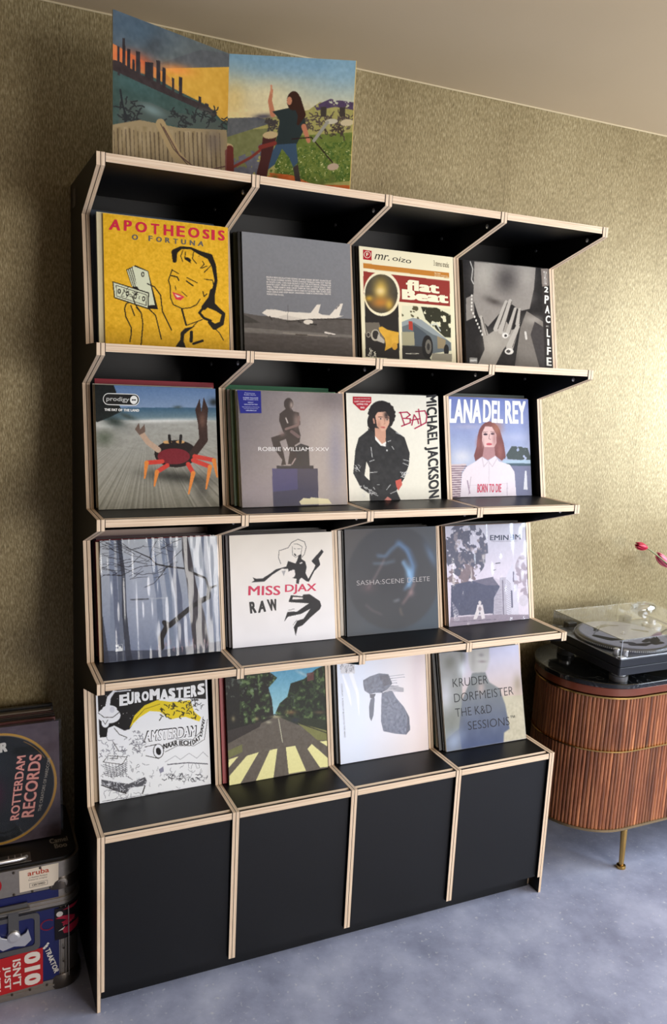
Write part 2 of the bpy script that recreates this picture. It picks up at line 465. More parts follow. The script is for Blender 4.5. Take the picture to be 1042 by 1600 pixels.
# ---------------------------------------------------------------- painting the printed card
LUT = np.array([lin((v, v, v))[0] for v in range(256)])
class Art:
    """colours of a square print, painted shape by shape; shapes are given in the coordinates of a sketch whose
    four corners (top-left, top-right, bottom-right, bottom-left) are QUAD"""
    def __init__(s, n, quad, base, seed=1):
        s.n = n; N = 2 * n
        src = [(0, 0), (1, 0), (1, 1), (0, 1)]
        A = []; B = []
        for (u, v), (x, y) in zip(src, quad):
            A.append([u, v, 1, 0, 0, 0, -u * x, -v * x]); B.append(x)
            A.append([0, 0, 0, u, v, 1, -u * y, -v * y]); B.append(y)
        h = np.linalg.solve(np.array(A, float), np.array(B, float))
        s.h = np.append(h, 1).reshape(3, 3); s.hi = np.linalg.inv(s.h)
        t = (np.arange(N) + .5) / N
        s.U, s.V = np.meshgrid(t, t)
        w = s.h[2, 0] * s.U + s.h[2, 1] * s.V + 1
        s.X = (s.h[0, 0] * s.U + s.h[0, 1] * s.V + s.h[0, 2]) / w
        s.Y = (s.h[1, 0] * s.U + s.h[1, 1] * s.V + s.h[1, 2]) / w
        s.C = np.ones((N, N, 3)) * np.array(base, float)
        s.rng = np.random.RandomState(seed)
    def uv(s, x, y):
        q = s.hi @ np.array([x, y, 1.0]); return q[0] / q[2], q[1] / q[2]
    def mix(s, mask, c, a=1.0):
        k = (np.clip(mask, 0, 1) * a)[..., None]
        s.C = s.C * (1 - k) + np.array(c, float) * k
    def grad(s, p0, c0, p1, c1, mask=None):
        d = np.array(p1, float) - np.array(p0, float)
        t = np.clip(((s.X - p0[0]) * d[0] + (s.Y - p0[1]) * d[1]) / (d @ d), 0, 1)[..., None]
        g = np.array(c0, float) * (1 - t) + np.array(c1, float) * t
        if mask is None: s.C = g
        else:
            k = mask[..., None]; s.C = s.C * (1 - k) + g * k
    def pm(s, pts):
        m = np.zeros(s.X.shape, bool); n = len(pts)
        for i in range(n):
            x0, y0 = pts[i]; x1, y1 = pts[(i + 1) % n]
            if y0 == y1: continue
            c = (s.Y >= min(y0, y1)) & (s.Y < max(y0, y1))
            m ^= c & (s.X < x0 + (s.Y - y0) * (x1 - x0) / (y1 - y0))
        return m.astype(float)
    def poly(s, pts, c, a=1.0): s.mix(s.pm(pts), c, a)
    def em(s, cx, cy, rx, ry, rot=0.0, soft=0.0):
        a = math.radians(rot); dx = s.X - cx; dy = s.Y - cy
        p = (dx * math.cos(a) + dy * math.sin(a)) / rx; q = (-dx * math.sin(a) + dy * math.cos(a)) / ry
        r = np.sqrt(p * p + q * q)
        return (r < 1).astype(float) if soft == 0 else np.clip((1 - r) / soft + .5, 0, 1)
    def ell(s, cx, cy, rx, ry, c, rot=0.0, a=1.0, soft=0.0): s.mix(s.em(cx, cy, rx, ry, rot, soft), c, a)
    def blob(s, cx, cy, rx, ry, c, a=1.0, rot=0.0):
        t = math.radians(rot); dx = s.X - cx; dy = s.Y - cy
        p = (dx * math.cos(t) + dy * math.sin(t)) / rx; q = (-dx * math.sin(t) + dy * math.cos(t)) / ry
        s.mix(np.exp(-(p * p + q * q)), c, a)
    def lm(s, pts, w):
        m = np.full(s.X.shape, 1e9)
        ws = w if isinstance(w, (list, tuple)) else None
        out = np.zeros(s.X.shape)
        for i in range(len(pts) - 1):
            (x0, y0), (x1, y1) = pts[i], pts[i + 1]
            dx, dy = x1 - x0, y1 - y0; L = dx * dx + dy * dy + 1e-9
            t = np.clip(((s.X - x0) * dx + (s.Y - y0) * dy) / L, 0, 1)
            d = np.hypot(s.X - x0 - t * dx, s.Y - y0 - t * dy)
            ww = w if ws is None else (ws[i] * (1 - t) + ws[i + 1] * t)
            out = np.maximum(out, (d < ww / 2).astype(float))
        return out
    def line(s, pts, w, c, a=1.0): s.mix(s.lm(pts, w), c, a)
    def noise(s, fx, fy=None, oct=3):
        fy = fy or fx; r = np.zeros(s.U.shape); amp = 1.0; tot = 0
        for o in range(oct):
            gx, gy = int(fx * 2 ** o) + 2, int(fy * 2 ** o) + 2
            g = s.rng.rand(gy + 1, gx + 1)
            a = s.U * (gx - 1); b = s.V * (gy - 1)
            i = a.astype(int); j = b.astype(int); fa = a - i; fb = b - j
            fa = fa * fa * (3 - 2 * fa); fb = fb * fb * (3 - 2 * fb)
            r += amp * ((g[j, i] * (1 - fa) + g[j, i + 1] * fa) * (1 - fb) + (g[j + 1, i] * (1 - fa) + g[j + 1, i + 1] * fa) * fb)
            tot += amp; amp *= .55
        return r / tot
    def grain(s, f, amp, mask=None, fy=None, oct=2):
        k = (s.noise(f, fy, oct) - .5)[..., None] * 2 * amp
        s.C = s.C + (k if mask is None else k * mask[..., None])
    def scribble(s, x0, y0, x1, y1, num, w, c, ln=25, a=1.0):
        for _ in range(num):
            x = s.rng.uniform(x0, x1); y = s.rng.uniform(y0, y1); t = s.rng.uniform(0, 6.28)
            p = [(x, y)]
            for k in range(3):
                t += s.rng.uniform(-1.2, 1.2); x += ln / 3 * math.cos(t); y += ln / 3 * math.sin(t); p.append((x, y))
            s.line(p, w, c, a)
    def colours(s):
        c = np.clip(s.C, 0, 255)
        n = s.n
        c = c.reshape(n, 2, n, 2, 3).mean((1, 3)) / 255.0
        return np.where(c <= .04045, c / 12.92, ((c + .055) / 1.055) ** 2.4)
    def mesh(s, name, w, hgt, parent, depth=-0.0003, mat=None):
        """a fine grid of faces, one colour per face"""
        n = s.n
        xs = np.linspace(0, w, n + 1); zs = np.linspace(hgt, 0, n + 1)
        X, Z = np.meshgrid(xs, zs)
        co = np.zeros(((n + 1) ** 2, 3), np.float32); co[:, 0] = X.ravel(); co[:, 1] = depth; co[:, 2] = Z.ravel()
        i = np.arange(n); I, J = np.meshgrid(i, i); a = (J * (n + 1) + I).ravel()
        f = np.stack([a, a + n + 1, a + n + 2, a + 1], 1).astype(np.int32)
        me = bpy.data.meshes.new(name)
        me.vertices.add(len(co)); me.vertices.foreach_set('co', co.ravel())
        me.loops.add(f.size); me.loops.foreach_set('vertex_index', f.ravel())
        me.polygons.add(len(f)); me.polygons.foreach_set('loop_start', np.arange(0, f.size, 4, dtype=np.int32))
        me.update(calc_edges=True)
        att = me.color_attributes.new('ink', 'FLOAT_COLOR', 'CORNER')
        c = np.ones((n * n, 4, 4), np.float32); c[:, :, :3] = s.colours().reshape(n * n, 1, 3)
        att.data.foreach_set('color', c.ravel())
        me.materials.append(mat or M_PRINT)
        o = bpy.data.objects.new(name, me); COL.objects.link(o); o.parent = parent
        return o

# pose of each front sleeve: bin x offset, y of its foot, lean, turn, corners of its sketch
POSE = {
'00': (0.0433, 0.1410, 7.94, -0.87, [(48, 60), (973, 169), (990, 1082), (72, 1030)]),
'01': (0.0428, 0.1439, 10.57, -0.87, [(61, 64), (956, 163), (1000, 1088), (95, 1038)]),
'02': (0.0339, 0.1504, 10.89, 0.75, [(70, 57), (959, 165), (975, 1180), (90, 1130)]),
'03': (0.0226, 0.1496, 12.65, -2.44, [(75, 60), (915, 140), (962, 1077), (130, 1033)]),
'10': (0.0258, 0.1328, 11.43, 0.19, [(39, 54), (970, 86), (1001, 999), (70, 1025)]),
'11': (0.0366, 0.1057, 12.50, 1.00, [(112, 55), (957, 80), (995, 982), (149, 1008)]),
'12': (0.0226, 0.1624, 10.81, 0.54, [(45, 65), (975, 100), (995, 1150), (62, 1164)]),
'13': (0.0226, 0.1848, 11.87, -0.28, [(60, 66), (918, 88), (932, 1079), (135, 1100)]),
'20': (0.0406, 0.1435, 11.99, 0.12, [(83, 145), (983, 93), (1010, 975), (120, 1093)]),
'21': (0.0374, 0.1551, 11.81, -0.79, [(68, 124), (950, 88), (987, 1002), (98, 1090)]),
'22': (0.0366, 0.1565, 10.89, -0.89, [(70, 84), (945, 52), (982, 1030), (105, 1109)]),
'23': (0.0336, 0.1516, 11.92, 0.26, [(70, 78), (913, 40), (948, 1052), (105, 1142)]),
'30': (0.0333, 0.1677, 12.00, 0.58, [(56, 151), (930, 48), (962, 914), (80, 1072)]),
'31': (0.0357, 0.1447, 12.00, 0.53, [(50, 125), (940, 18), (977, 951), (80, 1116)]),
'32': (0.0361, 0.1530, 12.00, -0.27, [(62, 125), (910, 27), (978, 988), (98, 1136)]),
'33': (0.0375, 0.1175, 16.16, -0.64, [(98, 134), (886, 44), (970, 974), (175, 1124)]),
}
SIZE = {'20': (.3165, .3185), '21': (.3145, .3155), '22': (.315, .319), '23': (.3125, .317)}
THICK = {'00': .004, '11': .007, '33': .008, '32': .007, '30': .004, '13': .006}
PAPER = flat('sleeve_card_edge', (206, 200, 188), rough=.6)
def inkmat(rgb, rough=.4): return flat('ink_%d_%d_%d' % tuple(rgb), rgb, rough=rough, var=.02, spec=.2)

class Cover:
    def __init__(s, key, base, label, body=(70, 66, 62), n=None, seed=3):
        i, j = int(key[0]), int(key[1]); x, y, a, yaw, quad = POSE[key]
        s.key = key; s.w, s.L = SIZE.get(key, (.312, .3135)); s.t = THICK.get(key, .0045)
        s.art = Art(n or [190, 175, 165, 160][j], quad, base, seed)
        a = math.radians(a); s.lean = a; s.yaw = math.radians(yaw)
        s.x = j * P + x; s.y = y; s.zs = ZR[i + 1] - .0012
        mb = MB(); mb.box(0, s.w, 0, s.t, 0, s.L)
        s.o = mb.build('record_sleeve', flat('card_%d_%d_%d' % tuple(body), body, rough=.45), None, bevel=.0005)
        s.o.rotation_euler = (-a, 0, s.yaw)
        s.o.location = (s.x, s.y, s.zs + s.t * math.sin(a) + .0002)
        tag(s.o, label, 'record sleeve', 'record sleeves facing the room')
    def done(s):
        s.art.mesh('cover_print', s.w, s.L, s.o); return s
    def m(s, x, y):
        u, v = s.art.uv(x, y); return (u * s.w, (1 - v) * s.L)
    def text(s, items, rgb, name='lettering', depth=-.0006, rough=.4):
        """items: (text, bottom-left, bottom-right, top-left, bold) in sketch coordinates"""
        return letters(name, [(it[0], s.m(*it[1]), s.m(*it[2]), s.m(*it[3])) + tuple(it[4:]) for it in items], inkmat(rgb, rough), s.o, depth)
    def patch(s, name, polys, rgb, depth=-.00045, rough=.4):
        return shape(name, [(depth, [s.m(*p) for p in q]) for q in polys], inkmat(rgb, rough), s.o)
    def wrap(s, ripple=.0006, seed=1, fx=9, fy=3, mat=None, margin=.0015):
        """loose clear film in front of the card, rippled for real"""
        rng = np.random.RandomState(seed); n = 44 if fx < 20 else 120 if fx < 20 else 110
        gx = rng.rand(fy + 3, fx + 3)
        mb = MB(); v = []
        for b in range(n + 1):
            for a in range(n + 1):
                u, w = a / n, b / n
                p, q = u * fx, w * fy; i, j = int(p), int(q); fp, fq = p - i, q - j
                fp = fp * fp * (3 - 2 * fp); fq = fq * fq * (3 - 2 * fq)
                g = (gx[j, i] * (1 - fp) + gx[j, i + 1] * fp) * (1 - fq) + (gx[j + 1, i] * (1 - fp) + gx[j + 1, i + 1] * fp) * fq
                v.append((-margin + u * (s.w + 2 * margin), -.0012 - ripple * g, -.0 + w * (s.L + margin)))
        f = [(b * (n + 1) + a, b * (n + 1) + a + 1, (b + 1) * (n + 1) + a + 1, (b + 1) * (n + 1) + a) for b in range(n) for a in range(n)]
        mb.add(v, f)
        return mb.build('plastic_wrap', mat or M_PLASTIC, s.o, smooth=False) if False else link_mesh('plastic_wrap', mb.v, mb.f, mat or M_PLASTIC, s.o, None, True)
def ellpts(cx, cy, rx, ry, n=28, a0=0, a1=360):
    return [(cx + rx * math.cos(math.radians(a0 + (a1 - a0) * k / n)), cy + ry * math.sin(math.radians(a0 + (a1 - a0) * k / n))) for k in range(n if a1 - a0 == 360 else n + 1)]

K = (34, 30, 26)
# --- row one, column one: yellow
c = Cover('00', (236, 182, 44), 'yellow record sleeve with red and grey capitals and a black ink drawing', body=(214, 196, 150), seed=5); A = c.art
A.grain(48, 14); A.grain(95, 10)
W = (222, 226, 196)
A.poly([(222, 480), (290, 448), (385, 490), (460, 775), (395, 770), (262, 600)], K)
A.poly([(270, 452), (382, 494), (436, 742), (392, 745), (300, 600)], W)
for k in range(4): A.poly([(228 + k * 13, 484 - k * 7), (236 + k * 13, 480 - k * 7), (276 + k * 13, 606), (268 + k * 13, 606)], W)
A.poly([(120, 566), (392, 650), (390, 775), (134, 690)], K); A.poly([(128, 575), (384, 656), (383, 764), (141, 684)], W)
A.line([(148, 596), (372, 666), (372, 746), (154, 676), (148, 596)], 4, K)
for cx, cy in ((172, 640), (352, 696), (345, 515), (232, 658), (290, 678)): A.ell(cx, cy, 12, 19, K); A.ell(cx, cy, 6, 11, W)
A.scribble(195, 630, 330, 700, 16, 4, K, 26)
for pts in ([(245, 722), (222, 735), (212, 770), (222, 830), (262, 910), (262, 960), (252, 1015)], [(270, 680), (292, 740), (335, 800), (348, 880), (335, 1045)],
            [(258, 745), (285, 820)], [(380, 585), (432, 608), (478, 670), (492, 790), (560, 928)], [(392, 770), (442, 820), (485, 995)], [(300, 760), (335, 800)]):
    A.line(pts, 8, K)
# generic smiling head: outline, wave of dark hair, lips
A.line([(562, 480), (535, 560), (548, 600), (552, 690), (572, 740), (640, 770), (700, 762), (745, 740), (770, 700)], 7, K)
A.line([(635, 772), (668, 890)], 13, K); A.line([(668, 895), (790, 850)], 6, K)
A.line([(580, 415), (578, 350), (625, 318), (700, 322), (770, 358), (840, 385), (870, 450), (888, 560), (870, 640), (850, 700), (800, 760)], [30, 44, 22, 16, 30, 44, 34, 22, 30, 48, 40], K)
A.line([(860, 640), (850, 740), (900, 775), (945, 810), (930, 880), (880, 905), (840, 870)], [36, 60, 34, 26, 34, 44, 24], K)
A.line([(790, 770), (765, 800), (800, 840), (850, 860)], 18, K); A.ell(835, 810, 26, 22, (232, 176, 42))
for pts in ([(640, 340), (625, 380), (640, 420)], [(660, 350), (655, 400), (700, 430)], [(720, 350), (712, 400), (742, 435)], [(760, 380), (800, 440), (770, 470)], [(800, 500), (850, 450)], [(800, 550), (862, 560), (868, 590)], [(780, 470), (820, 455)]):
    A.line(pts, 6, K)
A.ell(680, 405, 24, 12, K, 30); A.ell(765, 408, 20, 26, (232, 176, 42))
A.line([(556, 525), (600, 535), (612, 560)], 9, K); A.line([(668, 565), (718, 600)], 9, K); A.line([(565, 485), (610, 510)], 6, K); A.line([(672, 540), (748, 578)], 6, K)
A.line([(585, 600), (592, 632)], 5, K); A.line([(635, 645), (672, 678)], 5, K)
A.poly([(562, 645), (610, 660), (655, 682), (625, 708), (590, 700)], (222, 62, 78)); A.poly([(580, 660), (634, 682), (600, 686)], (240, 228, 200))
A.line([(790, 642), (800, 680), (820, 660)], 7, K)
A.poly([(590, 1052), (625, 1000), (628, 945), (660, 915), (735, 898), (690, 930), (655, 960), (650, 1010), (668, 1060)], K)
A.line([(708, 945), (706, 1010)], 24, K); A.line([(722, 1030), (790, 1008)], 18, K); A.line([(720, 900), (760, 860)], 5, K); A.line([(880, 915), (915, 950), (945, 1005)], 6, K)
c.done()
c.text([('A', (92, 184), (176, 192), (102, 106), .03), ('P', (203, 192), (262, 196), (205, 114), .03), ('O', (288, 200), (374, 210), (290, 122), .03), ('T', (404, 216), (466, 222), (404, 138), .03),
        ('H', (498, 226), (570, 234), (498, 146), .03), ('E', (594, 234), (655, 240), (594, 154), .03), ('O', (678, 240), (762, 250), (680, 164), .03), ('S', (786, 250), (836, 256), (788, 180), .03),
        ('I', (852, 260), (876, 264), (852, 184), .03), ('S', (900, 264), (950, 268), (900, 188), .03)], (212, 44, 70), 'title_lettering')
c.text([('O', (262, 258), (308, 263), (264, 218), .03), ('F', (386, 268), (416, 271), (386, 228), .03), ('O', (442, 274), (484, 278), (444, 236), .03), ('R', (510, 280), (546, 284), (510, 242), .03), ('T', (570, 288), (604, 292), (570, 250), .03),
        ('U', (628, 292), (664, 296), (628, 256), .03), ('N', (692, 300), (730, 304), (692, 262), .03), ('A', (750, 304), (792, 309), (756, 268), .03)], (104, 100, 98), 'subtitle_lettering')

# --- row one, column two: grey aeroplane
c = Cover('01', (128, 128, 130), 'grey record sleeve with white aircraft below a small block of white text', body=(60, 58, 54), seed=6); A = c.art
A.grad((300, 60), (140, 140, 143), (300, 700), (124, 124, 128))
A.poly([(60, 720), (220, 745), (1010, 770), (1010, 1100), (60, 1100)], (92, 86, 82))
A.poly([(60, 725), (140, 760), (225, 802), (60, 805)], (70, 66, 62))
A.poly([(60, 840), (1010, 905), (1010, 925), (60, 880)], (118, 112, 106)); A.poly([(60, 890), (1010, 935), (1010, 1100), (60, 1100)], (86, 79, 75)); A.grain(18, 7, (A.Y > 780).astype(float), 60)
Wp = (232, 222, 208)
A.poly([(234, 722), (272, 694), (345, 694), (430, 712), (640, 722), (690, 655), (722, 652), (705, 722), (735, 735), (800, 740), (880, 648), (908, 645), (880, 745), (915, 745), (850, 765), (700, 770), (600, 780), (440, 775), (290, 752)], Wp)
A.poly([(372, 752), (430, 738), (600, 775), (520, 790), (400, 772)], (214, 204, 192)); A.line([(440, 792), (640, 775), (830, 772), (1000, 778)], 10, (66, 60, 56))
A.ell(622, 796, 40, 20, (226, 216, 202)); A.line([(300, 752), (318, 778)], 12, (70, 64, 60)); A.line([(540, 792), (562, 800)], 12, (60, 56, 52)); A.line([(640, 812), (690, 818)], 12, (58, 54, 50))
A.line([(880, 655), (850, 690)], 5, (60, 50, 56)); A.line([(450, 655), (450, 810)], 2.5, (70, 66, 64)); A.line([(380, 800), (380, 860)], 2, (80, 76, 72))
A.line([(415, 885), (620, 905)], 12, (140, 132, 122)); A.line([(520, 898), (620, 906)], 8, (70, 60, 54)); A.line([(620, 902), (780, 912)], 10, (150, 140, 130)); A.line([(765, 882), (845, 900)], 14, (226, 216, 206)); A.line([(775, 895), (850, 905)], 4, (40, 36, 34))
A.grain(60, 4)
c.done()
rows = ['PEOPLE RIDE ESCALATORS GOING UP AND SNEAK SECRET GLANCES AT', 'THE FACES COMING DOWN. PEOPLE DANGLE TEABAGS OVER HOT WATER', 'IN WHITE CUPS. CARS RUN SILENTLY ON THE AUTOBAHN. STREAKS OF', 'PAINTED LIGHT. PEOPLE SIT AT DESKS AND STARE AT OFFICE WALLS. THEY',
        'SMELL THEIR SHIRTS AND DROP THEM IN THE HAMPER. PEOPLE BIND', 'THEMSELVES INTO NUMBERED SEATS AND FLY ACROSS TIME ZONES AND', 'HIGH CIRRUS AND DEEP NIGHT. KNOWING THERE IS SOMETHING THEY\'VE', 'FORGOTTEN TO DO.']
it = []
for k, rtx in enumerate(rows):
    f = (268 + k * .8, 438 + k * 19.6); e = (805, 471 + k * 17.6) if k < 7 else (414, f[1] + 9)
    it.append((rtx, f, e, (f[0], f[1] - 14), .02))
c.text(it, (236, 228, 222), 'small_text')

# --- row one, column three: cream with red title band
c = Cover('02', (240, 230, 196), 'cream record sleeve with orange stripe and dark red title band', body=(214, 204, 176), seed=7); A = c.art
A.poly([(108, 222), (920, 316), (920, 366), (108, 270)], (196, 128, 52)); A.poly([(108, 300), (925, 392), (925, 636), (450, 594), (330, 560), (108, 520)], (148, 54, 48))
A.poly([(118, 430), (434, 470), (440, 1140), (118, 1118)], (42, 38, 36))
A.ell(281, 515, 172, 214, (242, 232, 200)); A.ell(276, 515, 154, 186, (74, 68, 56)); A.grain(14, 10, A.em(276, 515, 154, 186))
A.blob(272, 480, 62, 100, (226, 186, 84), .95); A.blob(268, 600, 90, 50, (200, 130, 56), .85); A.blob(160, 560, 34, 26, (214, 168, 60), .9); A.blob(350, 620, 34, 50, (224, 180, 70), .8); A.blob(268, 490, 40, 34, (236, 214, 160), .8)
A.poly([(118, 790), (250, 790), (310, 990), (118, 900)], (112, 104, 92)); A.ell(214, 912, 42, 56, (186, 178, 160)); A.ell(216, 908, 30, 42, (50, 46, 44)); A.ell(148, 908, 20, 26, (170, 160, 144)); A.ell(148, 908, 14, 19, (60, 54, 50)); A.poly([(240, 900), (300, 960), (296, 992), (225, 965)], (186, 178, 164))
A.poly([(248, 838), (280, 828), (330, 860), (434, 885), (434, 985), (400, 1010), (300, 1062), (312, 1000), (300, 940), (250, 870)], (222, 170, 62)); A.grain(30, 12, A.pm([(248, 838), (434, 885), (434, 985), (300, 1062)])); A.ell(396, 1018, 26, 34, (216, 160, 56))
A.scribble(135, 1055, 215, 1110, 14, 6, (230, 224, 204), 26)
A.poly([(468, 625), (930, 660), (935, 1165), (466, 1140)], (226, 222, 190)); m_ = A.pm([(650, 640), (800, 650), (930, 720), (928, 935), (870, 930), (690, 760)]); A.mix(m_ * (A.noise(16) > .42), (50, 50, 36)); m_ = A.pm([(468, 625), (660, 640), (640, 760), (468, 770)]); A.mix(m_ * (A.noise(18) > .62), (90, 84, 60))
A.poly([(466, 790), (570, 745), (640, 760), (760, 850), (930, 985), (930, 1060), (760, 1085), (466, 1090)], (104, 112, 116)); A.poly([(466, 785), (570, 745), (650, 762), (740, 830), (900, 960), (760, 905), (580, 790), (466, 830)], (150, 158, 160))
A.poly([(570, 800), (700, 900), (700, 1060), (580, 1060)], (76, 84, 92)); A.poly([(800, 920), (880, 960), (870, 1040), (800, 1040)], (150, 134, 104)); A.poly([(468, 880), (580, 880), (585, 1010), (468, 1010)], (166, 160, 130)); A.poly([(530, 775), (568, 782), (568, 868), (530, 855)], (176, 64, 52))
A.poly([(466, 1010), (660, 1020), (740, 1150), (466, 1140)], (48, 46, 44)); A.ell(705, 1025, 52, 112, (30, 28, 28)); A.ell(714, 1022, 30, 70, (110, 106, 98)); A.ell(714, 1022, 14, 34, (50, 48, 46)); A.ell(884, 1055, 24, 55, (34, 32, 32))
A.poly([(750, 1085), (935, 1090), (935, 1165), (740, 1150)], (150, 144, 126)); A.line([(735, 815), (790, 800), (830, 870)], 10, (200, 204, 200)); A.line([(500, 1088), (620, 1088)], 7, (220, 216, 200))
c.done()
c.patch('label_badge', [[(108, 92), (190, 104), (188, 196), (108, 186)]], (176, 30, 44))
c.text([('F', (137, 156), (158, 158), (137, 122), .03)], (240, 230, 200), 'badge_lettering', depth=-.0008)
_o = ellpts(148, 140, 33, 34, 24); _i = ellpts(148, 140, 28, 29, 24)
c.patch('badge_ring', [[_o[k], _o[(k + 1) % 24], _i[(k + 1) % 24], _i[k]] for k in range(24)], (240, 226, 206), depth=-.0008)
c.text([('mr.', (216, 184), (356, 200), (222, 132), .0, .2), ('oizo', (384, 196), (560, 228), (392, 150), .0, .1)], (44, 40, 40), 'handwritten_lettering')
c.text([('3 stereo tracks', (776, 246), (920, 266), (776, 194), .0)], (96, 84, 66), 'small_text')
c.text([('flat', (510, 478), (826, 516), (510, 376), .05), ('Beat', (470, 568), (910, 608), (470, 470), .06)], (246, 238, 206), 'title_lettering')
c.text([('flat beat', (782, 322), (840, 328), (782, 310), .02), ('monday massacre', (782, 340), (905, 352), (782, 328), .02), ('flat beat radio edit', (782, 352), (915, 364), (782, 342), .02)], (244, 226, 180), 'small_text')

# --- row one, column four: black and white
c = Cover('03', (36, 34, 35), 'black and white photo sleeve with white capitals running down its right edge', body=(28, 27, 28), seed=8); A = c.art
A.poly([(190, 80), (785, 130), (770, 330), (730, 520), (640, 540), (560, 480), (480, 520), (330, 690), (240, 600), (185, 440)], (150, 144, 138))
A.blob(300, 200, 120, 150, (188, 182, 172), .8); A.blob(500, 250, 110, 130, (70, 66, 66), .8); A.blob(700, 210, 70, 110, (176, 170, 162), .7); A.blob(690, 420, 80, 60, (150, 144, 138), .7); A.blob(380, 450, 90, 34, (58, 52, 50), .7, 20); A.blob(420, 420, 50, 18, (150, 144, 138), .6)
A.poly([(115, 425), (185, 390), (200, 600), (120, 640)], (140, 134, 128)); A.poly([(700, 540), (860, 640), (870, 1070), (590, 1060), (640, 700)], (124, 118, 112)); A.blob(760, 620, 90, 40, (170, 164, 156), .7); A.poly([(780, 640), (880, 700), (880, 1070), (830, 1070), (740, 760)], (66, 62, 62))
Hn = (184, 178, 170)
A.poly([(250, 590), (290, 640), (335, 760), (430, 700), (460, 640), (480, 600), (560, 720), (600, 700), (620, 680), (520, 850), (480, 900), (400, 1060), (240, 1035), (300, 900)], (160, 154, 146))
for p0, p1, w_ in (((405, 710), (500, 455), 44), ((455, 730), (540, 445), 50), ((520, 760), (590, 520), 44), ((615, 660), (632, 525), 40), ((540, 880), (615, 690), 64), ((262, 600), (310, 760), 28)): A.line([p0, p1], [w_ * 1.1, w_ * .62], Hn); A.line([(p0[0] + w_ * .42, p0[1]), (p1[0] + w_ * .3, p1[1] + 8)], 6, (70, 64, 62))
A.blob(370, 850, 80, 110, (186, 180, 170), .6); A.blob(540, 990, 60, 60, (50, 46, 46), .8)
A.ell(495, 770, 30, 26, (226, 222, 216)); A.ell(500, 772, 14, 12, (70, 66, 64)); A.ell(535, 918, 42, 30, (226, 222, 216)); A.ell(528, 918, 20, 14, (80, 76, 74)); A.line([(690, 740), (700, 800)], 20, (210, 206, 200))
for k in range(12): A.ell(170 + (0 if k < 4 else (k - 4) * 15), 400 + k * 33, 8, 12, (226, 222, 214))
A.line([(150, 80), (175, 150), (165, 250), (185, 290)], 9, (200, 196, 190)); A.poly([(836, 140), (908, 138), (962, 1078), (885, 1072)], (46, 42, 42)); m_ = A.pm([(836, 140), (908, 138), (915, 300), (850, 310)]); A.mix(m_, (150, 138, 130), .85)
A.poly([(156, 976), (232, 978), (234, 1028), (158, 1026)], (150, 148, 144)); A.poly([(162, 992), (228, 994), (228, 1012), (162, 1010)], (225, 225, 222)); A.grain(50, 5)
c.done()
vt = [('2', (868, 362), (908, 366), (870, 308)), ('P', (872, 470), (914, 474), (874, 390)), ('A', (878, 560), (922, 564), (880, 486)), ('C', (884, 650), (930, 654), (886, 580)), ('L', (896, 782), (930, 786), (896, 706)), ('I', (904, 862), (922, 864), (902, 800)),
      ('F', (900, 950), (938, 954), (900, 876)), ('E', (898, 1050), (946, 1054), (896, 972))]
c.text([(a, b, d, e, .03) for a, b, d, e in vt], (240, 238, 232), 'title_lettering')
c.text([('PART 2', (890, 690), (915, 690), (890, 676), .0), ('THUG', (862, 290), (892, 294), (862, 160), .0)], (236, 232, 226), 'small_text')

# --- row two, column one: beach
c = Cover('10', (140, 138, 128), 'beach photo sleeve with a red and black crab and a rounded black name badge', body=(176, 168, 142), seed=9); A = c.art
A.grad((500, 60), (92, 122, 164), (500, 240), (130, 152, 182), (A.Y < 240).astype(float)); A.grad((500, 235), (62, 96, 122), (500, 330), (120, 140, 146), ((A.Y >= 232) & (A.Y < 330)).astype(float))
A.grad((500, 330), (164, 164, 158), (500, 1020), (132, 128, 114), (A.Y >= 330).astype(float)); A.blob(520, 335, 420, 16, (222, 224, 220), .85, -1.5); A.blob(140, 375, 120, 20, (214, 216, 210), .8)
ang = np.arctan2(A.Y - 330, A.X - 450); g = A.rng.rand(400); A.C += ((g[(ang * 60).astype(int) % 400] - .5) * 34)[..., None] * np.clip((A.Y - 380) / 400, 0, 1)[..., None]
A.poly([(35, 50), (185, 55), (205, 110), (215, 180), (250, 260), (150, 310), (60, 345), (40, 340)], (26, 30, 30)); A.blob(190, 340, 90, 44, (44, 54, 50), .9, 20); A.blob(110, 470, 80, 60, (84, 92, 76), .8); A.blob(290, 300, 70, 20, (60, 70, 66), .8, 20); A.grain(26, 9, ((A.Y > 330) & (A.Y < 560)).astype(float), 60)
A.blob(960, 190, 40, 30, (30, 36, 36), .9); A.blob(680, 228, 34, 12, (60, 74, 72), .8)
A.blob(680, 770, 250, 44, (44, 44, 40), .85, 6); A.blob(870, 860, 50, 80, (60, 58, 54), .6)
